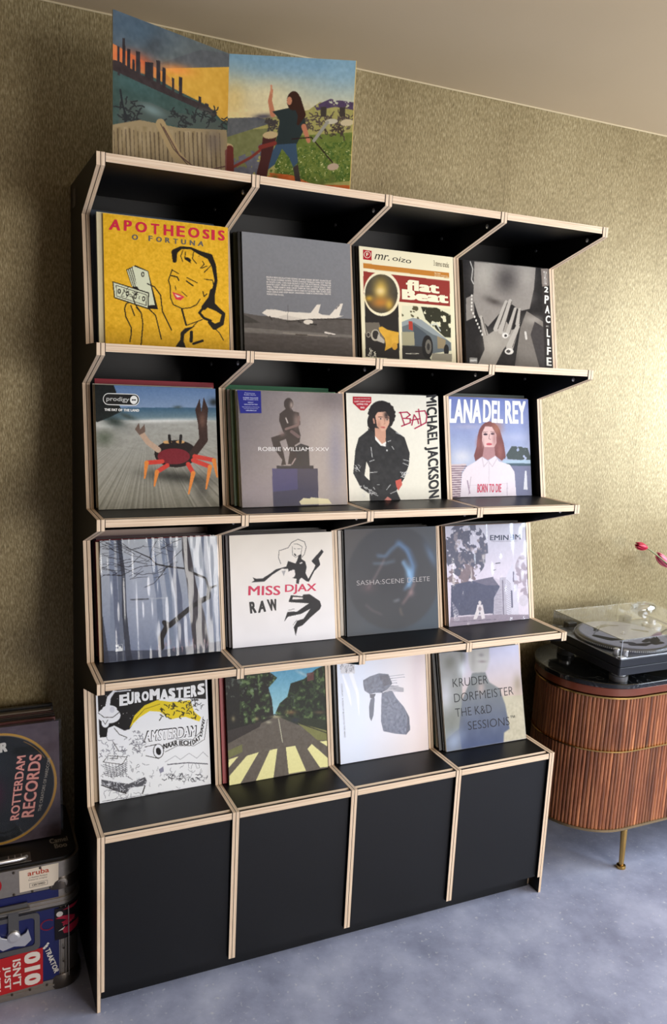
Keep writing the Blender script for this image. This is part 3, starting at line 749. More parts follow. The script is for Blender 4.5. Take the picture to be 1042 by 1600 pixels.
# a plain crab: oval dark shell, two raised claws, orange legs
A.ell(665, 590, 165, 105, (34, 26, 26)); A.ell(650, 610, 125, 62, (120, 34, 44)); A.ell(600, 500, 34, 12, (206, 160, 104)); A.ell(700, 498, 34, 12, (206, 160, 104))
A.line([(620, 500), (615, 450)], 22, (30, 26, 26)); A.line([(700, 500), (705, 450)], 22, (30, 26, 26))
A.line([(800, 590), (880, 480), (870, 340)], [60, 66, 70], (56, 38, 34)); A.poly([(835, 350), (815, 250), (850, 160), (862, 270), (880, 150), (915, 240), (905, 360)], (56, 38, 34)); A.blob(870, 330, 26, 60, (140, 104, 88), .6)
A.line([(530, 560), (450, 500), (400, 430)], [44, 42, 44], (188, 160, 138)); A.poly([(385, 445), (350, 400), (380, 350), (390, 400), (425, 360), (430, 420)], (110, 90, 80))
for k, (x0, y0, x1, y1, x2, y2) in enumerate(((560, 650, 440, 660, 425, 780), (600, 680, 520, 730, 500, 840), (760, 670, 800, 740, 765, 900), (800, 640, 930, 690, 900, 860), (810, 610, 960, 640, 985, 770))):
    A.line([(x0, y0), (x1, y1)], 34, (206, 66, 56)); A.line([(x1, y1), (x2, y2)], [34, 12], (226, 136, 62))
A.grain(70, 6)
c.done()
def pill(cx0, cx1, cy0, cy1, r, r2): return [(x, y) for x, y in ellpts(cx0, cy0, r, r2, 10, 90, 270)] + [(x, y) for x, y in ellpts(cx1, cy1, r, r2, 10, -90, 90)]
c.patch('name_badge_rim', [pill(145, 343, 166, 172, 42, 46)], (238, 238, 234), depth=-.0005)
c.patch('name_badge', [pill(145, 343, 166, 172, 37, 40)], (26, 26, 26), depth=-.0007)
c.patch('badge_disc', [ellpts(341, 173, 29, 33)], (238, 238, 234), depth=-.0009)
c.text([('prodigy', (128, 190), (304, 196), (130, 146), .01)], (190, 190, 186), 'badge_lettering', depth=-.001)
c.patch('badge_mark', [[(322, 174), (332, 166), (341, 171), (350, 166), (360, 174), (350, 180), (341, 176), (332, 180)]], (26, 26, 26), depth=-.0011)
c.text([('THE FAT OF THE LAND', (114, 258), (382, 264), (114, 238), .04)], (246, 246, 242), 'title_lettering')

# --- row two, column two: statue on plinth
c = Cover('11', (146, 134, 134), 'grey mauve sleeve with a seated figure on a plinth and blue sticker', body=(206, 200, 186), seed=10); A = c.art
A.grad((120, 200), (112, 106, 112), (760, 420), (176, 164, 158)); A.blob(880, 120, 200, 120, (112, 102, 104), .8); A.blob(900, 600, 60, 300, (120, 122, 150), .5); A.blob(300, 880, 200, 160, (150, 138, 146), .5)
A.poly([(388, 690), (755, 690), (762, 1002), (398, 1008)], (64, 62, 84)); A.poly([(388, 690), (590, 690), (594, 860), (392, 880)], (72, 70, 112)); A.poly([(425, 668), (722, 668), (722, 692), (425, 692)], (44, 42, 50)); A.poly([(560, 520), (620, 488), (684, 508), (690, 668), (540, 668)], (50, 48, 52))
Bz = (52, 44, 46)
A.ell(522, 165, 38, 48, Bz); A.poly([(500, 205), (545, 200), (560, 225), (605, 235), (618, 330), (600, 350), (618, 420), (610, 480), (560, 440), (480, 400), (445, 300), (450, 245)], Bz); A.poly([(380, 440), (440, 420), (540, 385), (600, 425), (605, 480), (570, 500), (585, 600), (560, 655), (515, 655), (530, 560), (500, 450), (450, 470), (480, 560), (500, 660), (460, 665), (470, 620), (400, 520)], Bz)
A.blob(585, 300, 26, 60, (150, 128, 120), .8); A.blob(545, 175, 14, 30, (196, 176, 164), .8); A.line([(500, 370), (600, 335), (605, 270)], 20, (128, 104, 100)); A.line([(545, 390), (600, 430)], 26, (112, 92, 92)); A.line([(548, 655), (575, 610)], 10, (170, 150, 146)); A.line([(500, 280), (515, 320)], 9, (206, 196, 190)); A.blob(470, 410, 24, 22, (130, 108, 106), .7)
A.grain(60, 4)
A.poly([(605, 960), (640, 930), (690, 935), (700, 925), (840, 938), (868, 978), (620, 985)], (244, 234, 188), .9)  # glint of the plastic wrap at bottom right, painted into the print colours
c.done()
c.patch('blue_sticker', [[(108, 55), (298, 62), (303, 242), (134, 243)]], (28, 34, 128), depth=-.0016)
c.text([('Features', (170, 82), (250, 86), (170, 74)), ('Robbie classics', (165, 97), (258, 100), (165, 88)), ('ROBBIE WILLIAMS', (156, 122), (276, 124), (156, 112)), ('THE CLASSIC HITS', (156, 136), (276, 138), (156, 127)), ('NEWLY', (194, 160), (238, 161), (194, 151)),
        ('ORCHESTRATED', (164, 176), (272, 177), (164, 167)), ('Featuring Angels, Let Me Entertain', (148, 196), (286, 198), (148, 188)), ('You, Feel and many more', (160, 210), (276, 211), (160, 202)), ('robbiewilliams.com', (178, 224), (262, 225), (178, 216), .02)], (214, 218, 244), 'sticker_lettering', depth=-.0018)
c.text([('ROBBIE WILLIAMS·XXV', (277, 548), (846, 548), (277, 516), 0)], (240, 238, 238), 'title_lettering')
c.wrap(.0005, 4, 2, 3)

# --- row two, column three: cream with vertical capitals
c = Cover('12', (232, 228, 214), 'cream sleeve with dark-jacketed figure and tall black capitals down the side', body=(50, 48, 46), seed=11); A = c.art
J = (44, 44, 46)
A.poly([(290, 420), (350, 380), (470, 400), (560, 470), (630, 520), (680, 680), (670, 800), (620, 940), (540, 1060), (585, 1165), (270, 1165), (265, 1090), (180, 1030), (105, 880), (130, 640), (165, 520)], J); A.poly([(240, 760), (272, 830), (268, 955), (218, 905)], (232, 228, 214))
A.grain(26, 10, A.pm([(290, 420), (560, 470), (680, 680), (540, 1060), (270, 1165), (105, 880), (165, 520)]))
A.poly([(330, 420), (440, 440), (438, 610), (400, 600), (330, 510)], (206, 156, 132)); A.poly([(330, 500), (400, 585), (440, 560), (440, 612), (385, 600), (332, 540)], (236, 232, 226))
A.ell(398, 270, 128, 125, (32, 28, 30)); A.ell(300, 360, 46, 80, (32, 28, 30)); A.ell(480, 350, 36, 60, (32, 28, 30)); A.poly([(335, 300), (360, 262), (440, 255), (478, 310), (476, 380), (440, 445), (400, 455), (352, 400)], (216, 168, 144)); A.line([(368, 308), (410, 312)], 6, (50, 34, 32)); A.line([(440, 318), (472, 322)], 6, (50, 34, 32)); A.ell(390, 328, 14, 8, (232, 220, 212)); A.ell(391, 328, 8, 8, (50, 34, 30)); A.ell(455, 337, 12, 7, (232, 220, 212)); A.ell(455, 337, 7, 7, (50, 34, 30)); A.line([(428, 335), (432, 378), (418, 384)], 5, (176, 124, 104)); A.ell(412, 415, 24, 8, (186, 92, 88), 8); A.blob(372, 390, 18, 50, (176, 124, 104), .6)
for q in range(60):
    a_ = A.rng.uniform(150, 400); A.ell(398 + 126 * math.cos(math.radians(a_)) + A.rng.uniform(-8, 8), 285 + 122 * math.sin(math.radians(a_)) + A.rng.uniform(-8, 8), 13, 12, (32, 28, 30))
for q in range(30): A.line([(290 + A.rng.uniform(-30, 20), 330 + q * 4), (300 + A.rng.uniform(-40, 20), 345 + q * 4)], 9, (32, 28, 30))
A.blob(448, 290, 26, 40, (36, 30, 32), .9); A.line([(318, 330), (325, 370)], 16, (190, 140, 120))
for pts in ([(288, 615), (300, 720)], [(275, 760), (320, 745)], [(270, 875), (350, 868)], [(500, 610), (520, 640)], [(615, 745), (670, 760)], [(610, 780), (665, 805)], [(600, 910), (650, 860)], [(250, 1040), (340, 1090)], [(260, 1070), (350, 1110)], [(480, 1090), (550, 1060)], [(440, 1050), (480, 1000)], [(130, 800), (170, 860)], [(545, 470), (590, 490)], [(460, 560), (490, 550)]): A.line(pts, 6, (206, 206, 206))
A.scribble(110, 790, 180, 860, 8, 4, (190, 190, 190), 24); A.scribble(175, 1000, 350, 1110, 18, 5, (206, 206, 206), 24); A.scribble(600, 870, 660, 920, 10, 6, (214, 214, 214), 24)
A.poly([(530, 960), (590, 940), (600, 1000), (560, 1060), (540, 1020)], (200, 92, 80)); A.poly([(415, 1155), (450, 1120), (490, 1150), (480, 1160)], (206, 130, 120)); A.ell(450, 650, 8, 9, (220, 220, 220))
A.grain(50, 3)
c.done()
c.patch('red_sticker', [[(112, 102), (298, 106), (298, 165), (225, 245), (188, 243), (112, 168)]], (178, 28, 48), depth=-.0008)
c.text([('INCLUDES THE SMASH HITS', (128, 128), (284, 130), (128, 118)), ('I JUST CAN\'T STOP', (124, 162), (290, 166), (124, 144), .02), ('LOVING YOU', (150, 188), (262, 190), (150, 170), .02), ('BAD', (188, 222), (228, 224), (188, 204), .02)], (244, 224, 222), 'sticker_lettering', depth=-.001)
c.text([('MICHAEL JACKSON', (822, 98), (838, 1155), (960, 82), .032)], (28, 28, 32), 'name_lettering')
bs = [[(590, 262), (632, 395)], [(578, 268), (660, 262), (690, 290), (650, 320)], [(620, 325), (690, 330), (690, 370), (600, 405)], [(705, 395), (730, 290), (765, 340), (775, 380)], [(700, 345), (790, 330)], [(775, 232), (800, 400)], [(745, 258), (840, 250), (860, 300), (850, 370), (735, 430)]]
mbb = MB()
for st in bs:
    for a, b in zip(st, st[1:]):
        pa, pb = Vector(c.m(*a)), Vector(c.m(*b)); d = (pb - pa).normalized() * .0012; nn = Vector((-d.y, d.x)) * 1.6
        q = [pa - d + nn, pa - d - nn, pb + d - nn, pb + d + nn]
        mbb.add([(p.x, -.0010, p.y) for p in q], [(0, 1, 2, 3)])
mbb.build('scrawled_title', inkmat((178, 44, 84)), c.o)

# --- row two, column four: blue sky portrait
c = Cover('13', (122, 140, 190), 'blue sky portrait sleeve with large white capitals and red words', body=(206, 204, 214), seed=12); A = c.art
A.grad((500, 60), (112, 126, 186), (500, 780), (178, 188, 214)); A.blob(240, 700, 100, 70, (214, 214, 224), .8); A.blob(300, 390, 160, 30, (180, 178, 206), .7); A.blob(760, 500, 140, 40, (178, 184, 214), .6); A.grain(7, 10)
A.poly([(100, 780), (290, 772), (240, 860), (235, 1100), (110, 1105)], (206, 190, 196))
for k in range(14): A.line([(100, 800 + k * 23), (290, 796 + k * 22)], 8, (104, 78, 96))
m_ = A.pm([(660, 720), (740, 590), (900, 600), (940, 740)]); A.mix(m_ * (A.noise(12) > .36), (72, 82, 84)); A.poly([(650, 735), (940, 730), (940, 765), (650, 770)], (168, 192, 214)); A.poly([(650, 765), (940, 765), (940, 790), (650, 790)], (72, 92, 106)); A.poly([(700, 790), (940, 790), (940, 1085), (740, 1085)], (116, 120, 150)); A.poly([(870, 838), (885, 838), (892, 1025), (852, 1022)], (214, 216, 226))
Hc = (122, 74, 74)
A.ell(515, 500, 118, 165, Hc); A.poly([(395, 480), (430, 400), (620, 420), (660, 560), (680, 700), (640, 740), (575, 690), (440, 700), (375, 745), (360, 690), (385, 600)], Hc); A.blob(590, 400, 60, 80, (176, 120, 96), .7); A.blob(620, 640, 30, 80, (160, 104, 100), .7); A.blob(400, 560, 24, 70, (160, 104, 100), .6)
A.poly([(440, 450), (470, 385), (540, 390), (585, 470), (585, 560), (555, 620), (510, 632), (462, 600), (440, 540)], (222, 188, 186)); A.poly([(460, 600), (565, 600), (575, 690), (500, 735), (445, 700)], (176, 132, 136)); A.line([(448, 448), (495, 446)], 6, (120, 84, 84)); A.line([(528, 442), (568, 448)], 6, (120, 84, 84)); A.ell(474, 470, 22, 11, (70, 50, 62)); A.ell(548, 464, 20, 11, (70, 50, 62)); A.ell(512, 572, 30, 12, (192, 84, 98)); A.line([(516, 470), (508, 515), (525, 522)], 6, (150, 108, 112)); A.blob(565, 520, 22, 80, (170, 120, 122), .7); A.blob(450, 560, 14, 50, (190, 148, 150), .6)
A.poly([(440, 700), (500, 742), (575, 690), (610, 745), (720, 780), (765, 850), (780, 1090), (235, 1096), (245, 870), (290, 800), (385, 745)], (226, 216, 226)); A.line([(440, 705), (460, 800), (505, 745), (545, 800), (590, 720)], 7, (196, 184, 196)); A.line([(512, 745), (512, 960)], 5, (196, 186, 200)); A.line([(300, 940), (325, 1060)], 12, (160, 140, 160)); A.line([(335, 900), (315, 1070)], 6, (186, 170, 184)); A.line([(690, 960), (690, 1080)], 8, (192, 180, 196)); A.line([(330, 985), (700, 965)], 3, (200, 190, 200))
A.grain(50, 3)
c.done()
c.text([('LANA', (92, 352), (428, 352), (90, 94), .035), ('DEL', (446, 340), (652, 352), (446, 100), .035), ('REY', (676, 354), (890, 356), (674, 106), .035)], (250, 250, 252), 'name_lettering')
c.text([('BORN TO DIE', (398, 1054), (632, 1050), (400, 970), .022)], (204, 74, 104), 'title_lettering')

# --- row three, column one: misty forest under film
c = Cover('20', (150, 160, 178), 'misty forest sleeve with bare branches under crinkled clear film', body=(40, 42, 48), seed=13); A = c.art
A.grad((400, 110), (190, 194, 198), (500, 1080), (112, 124, 154)); A.blob(400, 560, 220, 330, (172, 180, 200), .5)
for x0, x1, w_, cc in ((170, 185, 40, (132, 142, 162)), (230, 250, 44, (108, 116, 134)), (470, 540, 44, (118, 130, 154)), (560, 620, 36, (126, 138, 160)), (610, 690, 50, (96, 104, 126)), (880, 920, 40, (120, 128, 146))): A.line([(x0, 110), (x1, 560), (x1 + 30 * (x1 > 300), 1080)], w_, cc)
A.line([(230, 130), (268, 420), (275, 700), (305, 1010), (315, 1060)], [30, 30, 36, 44, 50], (62, 66, 80)); A.line([(105, 740), (140, 1080)], [10, 40], (66, 70, 86)); A.line([(200, 400), (225, 960)], 34, (104, 112, 134))
A.line([(735, 100), (750, 230), (790, 480), (830, 700), (870, 990)], [44, 66, 70, 110, 130], (62, 58, 66)); A.poly([(100, 1000), (560, 980), (1010, 900), (1015, 980), (120, 1090)], (52, 56, 72), .7)
Bk = (34, 32, 36)
A.line([(560, 960), (555, 890), (600, 800), (580, 768), (620, 790), (700, 720), (780, 650), (870, 590), (915, 565), (920, 500), (975, 475)], [40, 44, 40, 34, 40, 38, 34, 40, 34, 24, 8], Bk); A.line([(920, 500), (895, 420), (830, 395), (740, 350), (600, 335), (520, 320), (470, 270), (330, 210), (240, 175)], [24, 14, 20, 12, 12, 10, 8, 6, 3], Bk)
rr = A.rng
for k in range(52):
    x, y = rr.uniform(130, 700), rr.uniform(160, 420); p = [(x, y)]; dx = -rr.uniform(25, 55); dy = rr.uniform(-26, 26)
    for q in range(3): x += dx + rr.uniform(-8, 8); y += dy + rr.uniform(-14, 14); p.append((x, y))
    A.line(p, rr.choice([2.2, 3, 4]), Bk, .85)
for pts in ([(520, 325), (400, 340), (330, 370), (260, 410), (110, 412)], [(470, 270), (480, 220), (520, 140)], [(600, 335), (560, 400), (500, 470), (430, 500)], [(450, 320), (340, 300), (220, 330)], [(640, 280), (720, 200)], [(560, 200), (640, 150), (710, 120)]): A.line(pts, 4, Bk)
A.grain(60, 5)
for k in range(40): x = rr.uniform(510, 960); y = 930 + (x - 510) * -.08 + rr.uniform(-30, 40); A.line([(x, y), (x + 4, y + rr.uniform(20, 50))], 4, rr.choice([210, 170]) * np.array([1, .8, .84]), .6)
A.mix(A.pm([(208, 950), (262, 945), (264, 996), (208, 1002)]) * (A.noise(60, 60, 1) > .35), (226, 230, 234))
c.done()
c.text([('TRENTEMØLLER', (318, 606), (464, 596), (318, 594), .02)], (30, 30, 36), 'name_lettering'); c.text([('THE LAST RESORT', (470, 594), (612, 584), (470, 582), 0)], (206, 212, 220), 'title_lettering')
c.wrap(.0010, 7, 40, 5, margin=.003)

# --- row three, column two: white
c = Cover('21', (238, 230, 226), 'white sleeve with a black ink leaping figure and pink title letters', body=(216, 208, 200), seed=14); A = c.art
A.grad((400, 100), (236, 226, 212), (500, 1000), (236, 234, 240)); A.grain(6, 4); Kk = (38, 36, 40)
A.line([(512, 362), (492, 310), (498, 250), (525, 243), (575, 225), (605, 180), (660, 153), (715, 175), (730, 220), (715, 280), (695, 305)], 4, Kk); A.line([(612, 215), (612, 285), (640, 308), (685, 280), (695, 215), (660, 195), (625, 195)], 3, Kk); A.line([(630, 280), (640, 290)], 12, Kk); A.line([(625, 232), (640, 236)], 3, Kk); A.line([(655, 236), (680, 232)], 3, Kk)
A.poly([(655, 325), (665, 290), (690, 282), (688, 320), (722, 342), (735, 390), (725, 440), (750, 490), (800, 400), (810, 375), (775, 338), (862, 240), (880, 258), (838, 318), (852, 370), (800, 425), (755, 515), (735, 512), (690, 480), (672, 500), (668, 532), (645, 530), (648, 490), (605, 482), (632, 470), (630, 440), (580, 440), (575, 405), (520, 405), (440, 455), (370, 515), (260, 520), (285, 505), (270, 480), (300, 490), (355, 488), (430, 440), (470, 410), (560, 385), (575, 338), (640, 360)], Kk)
A.ell(605, 450, 32, 32, (238, 230, 226)); A.ell(620, 425, 14, 14, (238, 230, 226)); A.poly([(520, 425), (555, 418), (538, 468)], (170, 166, 168)); A.ell(686, 355, 14, 6, (220, 214, 212), -20)
A.poly([(600, 630), (700, 640), (705, 625), (760, 620), (850, 680), (862, 720), (850, 750), (770, 820), (700, 890), (660, 905), (642, 980), (625, 905), (655, 850), (710, 832), (770, 745), (690, 790), (575, 815), (542, 860), (570, 775), (655, 770), (755, 700), (590, 690), (580, 685)], Kk); A.poly([(618, 645), (700, 650), (705, 662), (610, 668)], (238, 230, 226)); A.line([(620, 885), (650, 845)], 3, Kk); A.line([(580, 760), (630, 748)], 3, Kk)
c.done()
c.text([('MISS', (232, 634), (508, 630), (234, 552), .013), ('DJAX', (548, 624), (818, 612), (550, 540), .013)], (206, 54, 90), 'name_lettering'); c.text([('R', (250, 790), (305, 782), (240, 690), .04), ('A', (318, 784), (385, 772), (318, 684), .04), ('W', (412, 768), (492, 762), (392, 668), .04)], (36, 34, 38), 'title_lettering')

# --- row three, column three: dark smoke
c = Cover('22', (76, 78, 82), 'charcoal sleeve with blue smoke wisps and thin spaced grey capitals', body=(44, 42, 42), seed=15); A = c.art
A.grad((80, 100), (88, 84, 84), (980, 900), (74, 84, 96)); A.ell(540, 545, 440, 500, (70, 71, 76), 0, .9, .05); A.blob(520, 560, 200, 260, (56, 56, 62), .5)
for pts, w_, cc, a_ in (([(400, 340), (460, 340), (520, 280), (590, 215), (660, 270), (700, 340), (730, 440), (720, 540), (650, 660)], 30, (112, 146, 186), .28), ([(590, 215), (680, 290), (735, 430), (715, 560)], 60, (96, 130, 176), .22), ([(460, 370), (420, 440), (370, 530), (300, 640)], 16, (150, 128, 130), .3), ([(640, 400), (690, 480), (715, 560), (690, 620)], 44, (140, 186, 230), .35), ([(740, 600), (700, 700), (640, 790)], 22, (160, 130, 130), .3), ([(350, 410), (460, 410), (550, 380)], 12, (130, 156, 180), .4), ([(280, 800), (340, 860), (430, 900)], 14, (130, 116, 118), .3), ([(550, 765), (600, 755)], 9, (170, 176, 186), .6), ([(610, 840), (626, 910)], 7, (160, 140, 120), .5)):
    for k in range(6):
        q = [(x + A.rng.uniform(-12, 12), y + A.rng.uniform(-12, 12)) for x, y in pts]; A.line(q, w_ * (.25 + .2 * k), cc, a_ * .45)
A.blob(692, 500, 30, 60, (150, 196, 240), .6); A.blob(300, 640, 70, 50, (124, 100, 104), .35); A.blob(715, 690, 26, 30, (170, 140, 144), .6); A.blob(900, 330, 30, 110, (110, 140, 180), .5, -25)
m_ = np.array(A.C); k3 = np.ones(1)
for ax in (0, 1): A.C = (np.roll(A.C, 1, ax) + np.roll(A.C, -1, ax) + np.roll(A.C, 2, ax) + np.roll(A.C, -2, ax) + A.C) / 5
for ax in (0, 1): A.C = (np.roll(A.C, 3, ax) + np.roll(A.C, -3, ax) + A.C) / 3
c.done()
c.text([('SASHA:SCENE', (192, 618), (646, 594), (190, 572), -.01), ('DELETE', (676, 590), (890, 576), (676, 546), -.01)], (176, 170, 172), 'title_lettering')

# --- row three, column four: sepia house under film
c = Cover('23', (170, 170, 186), 'lilac grey sleeve with a tree, a clapboard house and blue-grey name', body=(156, 130, 104), seed=16); A = c.art
A.grad((600, 60), (186, 186, 200), (600, 640), (214, 206, 222)); m_ = A.em(290, 330, 230, 300) * (A.noise(11, 11, 4) > .40); A.mix(m_, (92, 94, 112)); m_ = A.em(240, 600, 170, 130) * (A.noise(16) > .5); A.mix(m_, (130, 116, 124)); m_ = A.em(300, 330, 200, 230) * (A.noise(24) > .62); A.mix(m_, (160, 148, 152), .6)
A.poly([(130, 700), (360, 650), (640, 700), (640, 830), (580, 1080), (120, 1120)], (84, 88, 112)); A.poly([(350, 655), (570, 610), (640, 700), (500, 700)], (110, 108, 128)); A.poly([(570, 620), (640, 640), (640, 710)], (198, 190, 206))
A.poly([(640, 620), (705, 615), (715, 1060), (570, 1060), (580, 830), (640, 720)], (178, 174, 190)); A.poly([(705, 615), (775, 470), (830, 640), (840, 1040), (715, 1050)], (204, 202, 218))
for k in range(18): A.line([(590, 760 + k * 17), (660, 752 + k * 17)], 3, (128, 124, 142)); A.line([(712, 640 + k * 23), (760, 690 + k * 21)], 4, (134, 132, 150))
A.line([(672, 650), (680, 1050)], 12, (122, 118, 136)); A.line([(765, 760), (770, 930)], 16, (96, 96, 120)); A.line([(785, 560), (786, 660)], 12, (110, 108, 130)); m_ = A.em(880, 640, 90, 260) * (A.noise(22) > .5); A.mix(m_, (150, 138, 152), .8); A.ell(890, 860, 50, 60, (198, 192, 206)); A.poly([(120, 1040), (580, 1010), (940, 1010), (950, 1050), (105, 1142)], (150, 140, 156)); A.line([(200, 1030), (560, 1005)], 14, (206, 198, 212)); A.line([(130, 1090), (600, 1060)], 5, (110, 104, 122))
A.line([(600, 470), (645, 462)], 9, (70, 74, 90)); A.line([(570, 540), (600, 535)], 7, (90, 92, 106)); A.ell(430, 885, 16, 20, (206, 200, 206)); A.poly([(405, 905), (460, 905), (485, 1050), (450, 1060), (430, 980), (395, 1060), (360, 1060), (390, 970)], (214, 208, 214)); A.ell(430, 950, 16, 24, (150, 140, 150))
for k in range(5): A.line([(140 + k * 14, 880 + k * 20), (165 + k * 12, 1080)], 4, (196, 192, 206))
A.grain(60, 6)
c.done()
c.text([('EMIN', (541, 224), (736, 221), (543, 170), .012), ('M', (806, 217), (862, 215), (806, 160), .012)], (52, 62, 84), 'name_lettering'); c.text([('E', (796, 218), (752, 220), (796, 164), .012)], (72, 100, 140), 'reversed_letter'); c.text([('THE MARSHALL MATHERS LP', (552, 240), (830, 236), (552, 230), 0)], (110, 112, 128), 'small_text')
c.wrap(.0018, 20, 19, 9, margin=.002)

# --- row four, column one: black and white comic
c = Cover('30', (238, 240, 244), 'black and white comic sleeve with white capitals and yellow swoosh', body=(206, 190, 160), seed=17); A = c.art
A.poly([(70, 175), (915, 70), (925, 240), (700, 230), (560, 240), (420, 330), (320, 480), (230, 500), (150, 540), (85, 545)], (24, 22, 24))
for k in range(26): A.ell(A.rng.uniform(90, 420), A.rng.uniform(200, 460), 3, 3, (206, 206, 206))
Wt = (238, 240, 246)
A.line([(150, 290), (160, 230), (200, 180)], [36, 30, 18], Wt); A.line([(200, 182), (330, 170)], 9, Wt); A.ell(160, 370, 90, 62, Wt); A.ell(165, 320, 58, 30, Wt); A.ell(130, 430, 30, 36, Wt); A.line([(75, 350), (120, 385), (190, 385), (240, 345)], 5, K); A.ell(185, 325, 20, 24, (214, 216, 226)); A.line([(110, 410), (130, 440), (150, 405)], 4, K)
A.poly([(150, 470), (200, 450), (300, 500), (330, 540), (300, 640), (230, 660), (190, 580), (140, 540)], Wt); A.line([(200, 470), (240, 520), (300, 545)], 5, K); A.line([(190, 580), (235, 655), (300, 645)], 5, K)
A.poly([(320, 470), (360, 370), (440, 290), (540, 248), (640, 262), (700, 260), (800, 250), (830, 340), (885, 385), (870, 418), (760, 380), (640, 400), (560, 340), (480, 335), (400, 385), (345, 440)], (232, 206, 36)); A.scribble(560, 250, 850, 400, 40, 7, (40, 36, 20), 30); A.line([(350, 420), (440, 320), (560, 280)], 4, (120, 100, 20)); A.scribble(780, 240, 910, 330, 18, 5, (70, 70, 76), 30)
A.scribble(330, 500, 440, 660, 60, 4, (120, 120, 130), 26); A.scribble(90, 560, 300, 700, 34, 4, (110, 110, 122), 30)
A.poly([(440, 610), (540, 595), (590, 640), (570, 700), (450, 690)], Wt); A.line([(440, 620), (530, 600)], 5, K); A.line([(450, 690), (550, 712)], 5, K); A.ell(548, 652, 40, 56, Wt, -15); A.line(ellpts(548, 652, 40, 56, 20) + [(588, 652)], 5, K); A.ell(548, 655, 20, 30, (24, 22, 24), -15)
A.line([(580, 610), (700, 560), (820, 560), (880, 500), (900, 380)], 3, K); A.line([(600, 660), (700, 610), (830, 610), (910, 560), (935, 400)], 3, K)
A.line([(110, 740), (260, 760), (300, 700), (150, 690), (110, 740)], 4, K); A.line([(165, 712), (225, 712), (225, 690)], 5, K)
for k in range(6): A.line([(110 + k * 4, 760 + k * 17), (200, 790 + k * 14), (300, 740 + k * 14)], 3.5, (60, 60, 66))
for k in range(7): A.line([(130 + k * 26, 750), (150 + k * 24, 860)], 3, (80, 80, 88))
A.poly([(95, 880), (200, 900), (310, 915), (440, 860), (455, 890), (440, 930), (330, 945), (290, 990), (200, 970), (98, 930)], (86, 86, 92)); A.scribble(100, 880, 440, 980, 50, 4, (226, 228, 236), 30); A.line([(95, 925), (200, 965), (290, 992)], 7, K); A.line([(440, 930), (420, 990)], 8, K)
A.line([(620, 760), (780, 745), (935, 755)], 8, (90, 90, 98)); A.line([(600, 740), (680, 690), (720, 720), (790, 670), (850, 710), (900, 660), (940, 700)], 3, (130, 130, 140)); A.scribble(580, 830, 930, 900, 44, 5, (60, 60, 66), 22); A.scribble(450, 780, 930, 960, 30, 3, (130, 130, 140), 40); A.poly([(550, 800), (585, 775), (590, 815), (560, 830)], (140, 140, 160)); A.line([(100, 1055), (940, 925)], 3, (90, 90, 98)); A.scribble(110, 970, 400, 1040, 16, 3, (120, 120, 130), 60)
A.scribble(90, 690, 450, 880, 50, 3, (96, 96, 104), 26)
c.done()
er = [('E', 242, 296, 308, 288, 208), ('U', 302, 284, 356, 276, 190), ('R', 362, 272, 412, 266, 186), ('O', 418, 258, 474, 252, 182), ('M', 480, 250, 560, 242, 164), ('A', 562, 254, 628, 246, 166), ('S', 628, 242, 682, 236, 156), ('T', 690, 234, 742, 228, 152), ('E', 748, 230, 800, 224, 146), ('R', 804, 226, 850, 218, 134), ('S', 856, 210, 912, 200, 122)]
c.text([(a, (x0, y0), (x1, y1), (x0, t), .06) for a, x0, y0, x1, y1, t in er], (244, 245, 248), 'name_lettering')
c.text([('AMSTERDAM', (440, 578), (838, 530), (446, 500), .02)], (244, 245, 250), 'title_lettering', depth=-.0009); c.text([('AMSTERDAM', (434, 584), (846, 534), (440, 492), .045)], (40, 38, 42), 'title_shadow', depth=-.0006)
c.text([('NAAR', (588, 636), (700, 606), (586, 596), .03), ('IECH', (712, 606), (806, 608), (712, 566), .03), ('DAT', (820, 604), (882, 560), (812, 570), .03), ('DAN?', (890, 540), (916, 404), (872, 530), .03)], (30, 28, 32), 'small_lettering', depth=-.0008)

# --- row four, column two: tree lined street
c = Cover('31', (70, 66, 62), 'tree lined street photo sleeve with blue sky and pale road stripes', body=(60, 40, 36), seed=18); A = c.art
A.grad((500, 30), (92, 160, 196), (490, 440), (150, 196, 206)); A.blob(740, 100, 60, 14, (190, 210, 214), .6, 25)
A.poly([(50, 640), (490, 480), (520, 480), (990, 620), (990, 960), (60, 1130)], (96, 88, 80)); A.grain(40, 7)
A.poly([(480, 470), (560, 460), (995, 500), (995, 640), (700, 560)], (40, 46, 32)); A.poly([(40, 400), (490, 470), (480, 500), (40, 700)], (36, 34, 30))
m_ = A.pm([(40, 110), (440, 80), (520, 140), (440, 230), (470, 330), (485, 470), (380, 520), (60, 690)]); A.mix(m_, (28, 26, 24)); n_ = A.noise(26, 26, 3); A.mix(m_ * (n_ > .5) * (A.X > 180), (46, 60, 36)); A.mix(m_ * (n_ > .66) * (A.X > 200), (100, 122, 78)); A.mix(m_ * (A.noise(30) > .68) * (A.Y < 330), (150, 170, 150), .4)
m_ = A.pm([(500, 460), (540, 370), (610, 310), (640, 190), (760, 150), (870, 60), (960, 20), (985, 520), (760, 500), (600, 490)]); A.mix(m_, (27, 33, 24)); n_ = A.noise(26, 26, 3); A.mix(m_ * (n_ > .5), (44, 60, 36)); A.mix(m_ * (n_ > .68), (84, 104, 62)); A.poly([(785, 100), (850, 85), (850, 160), (790, 170)], (112, 66, 66), .8)
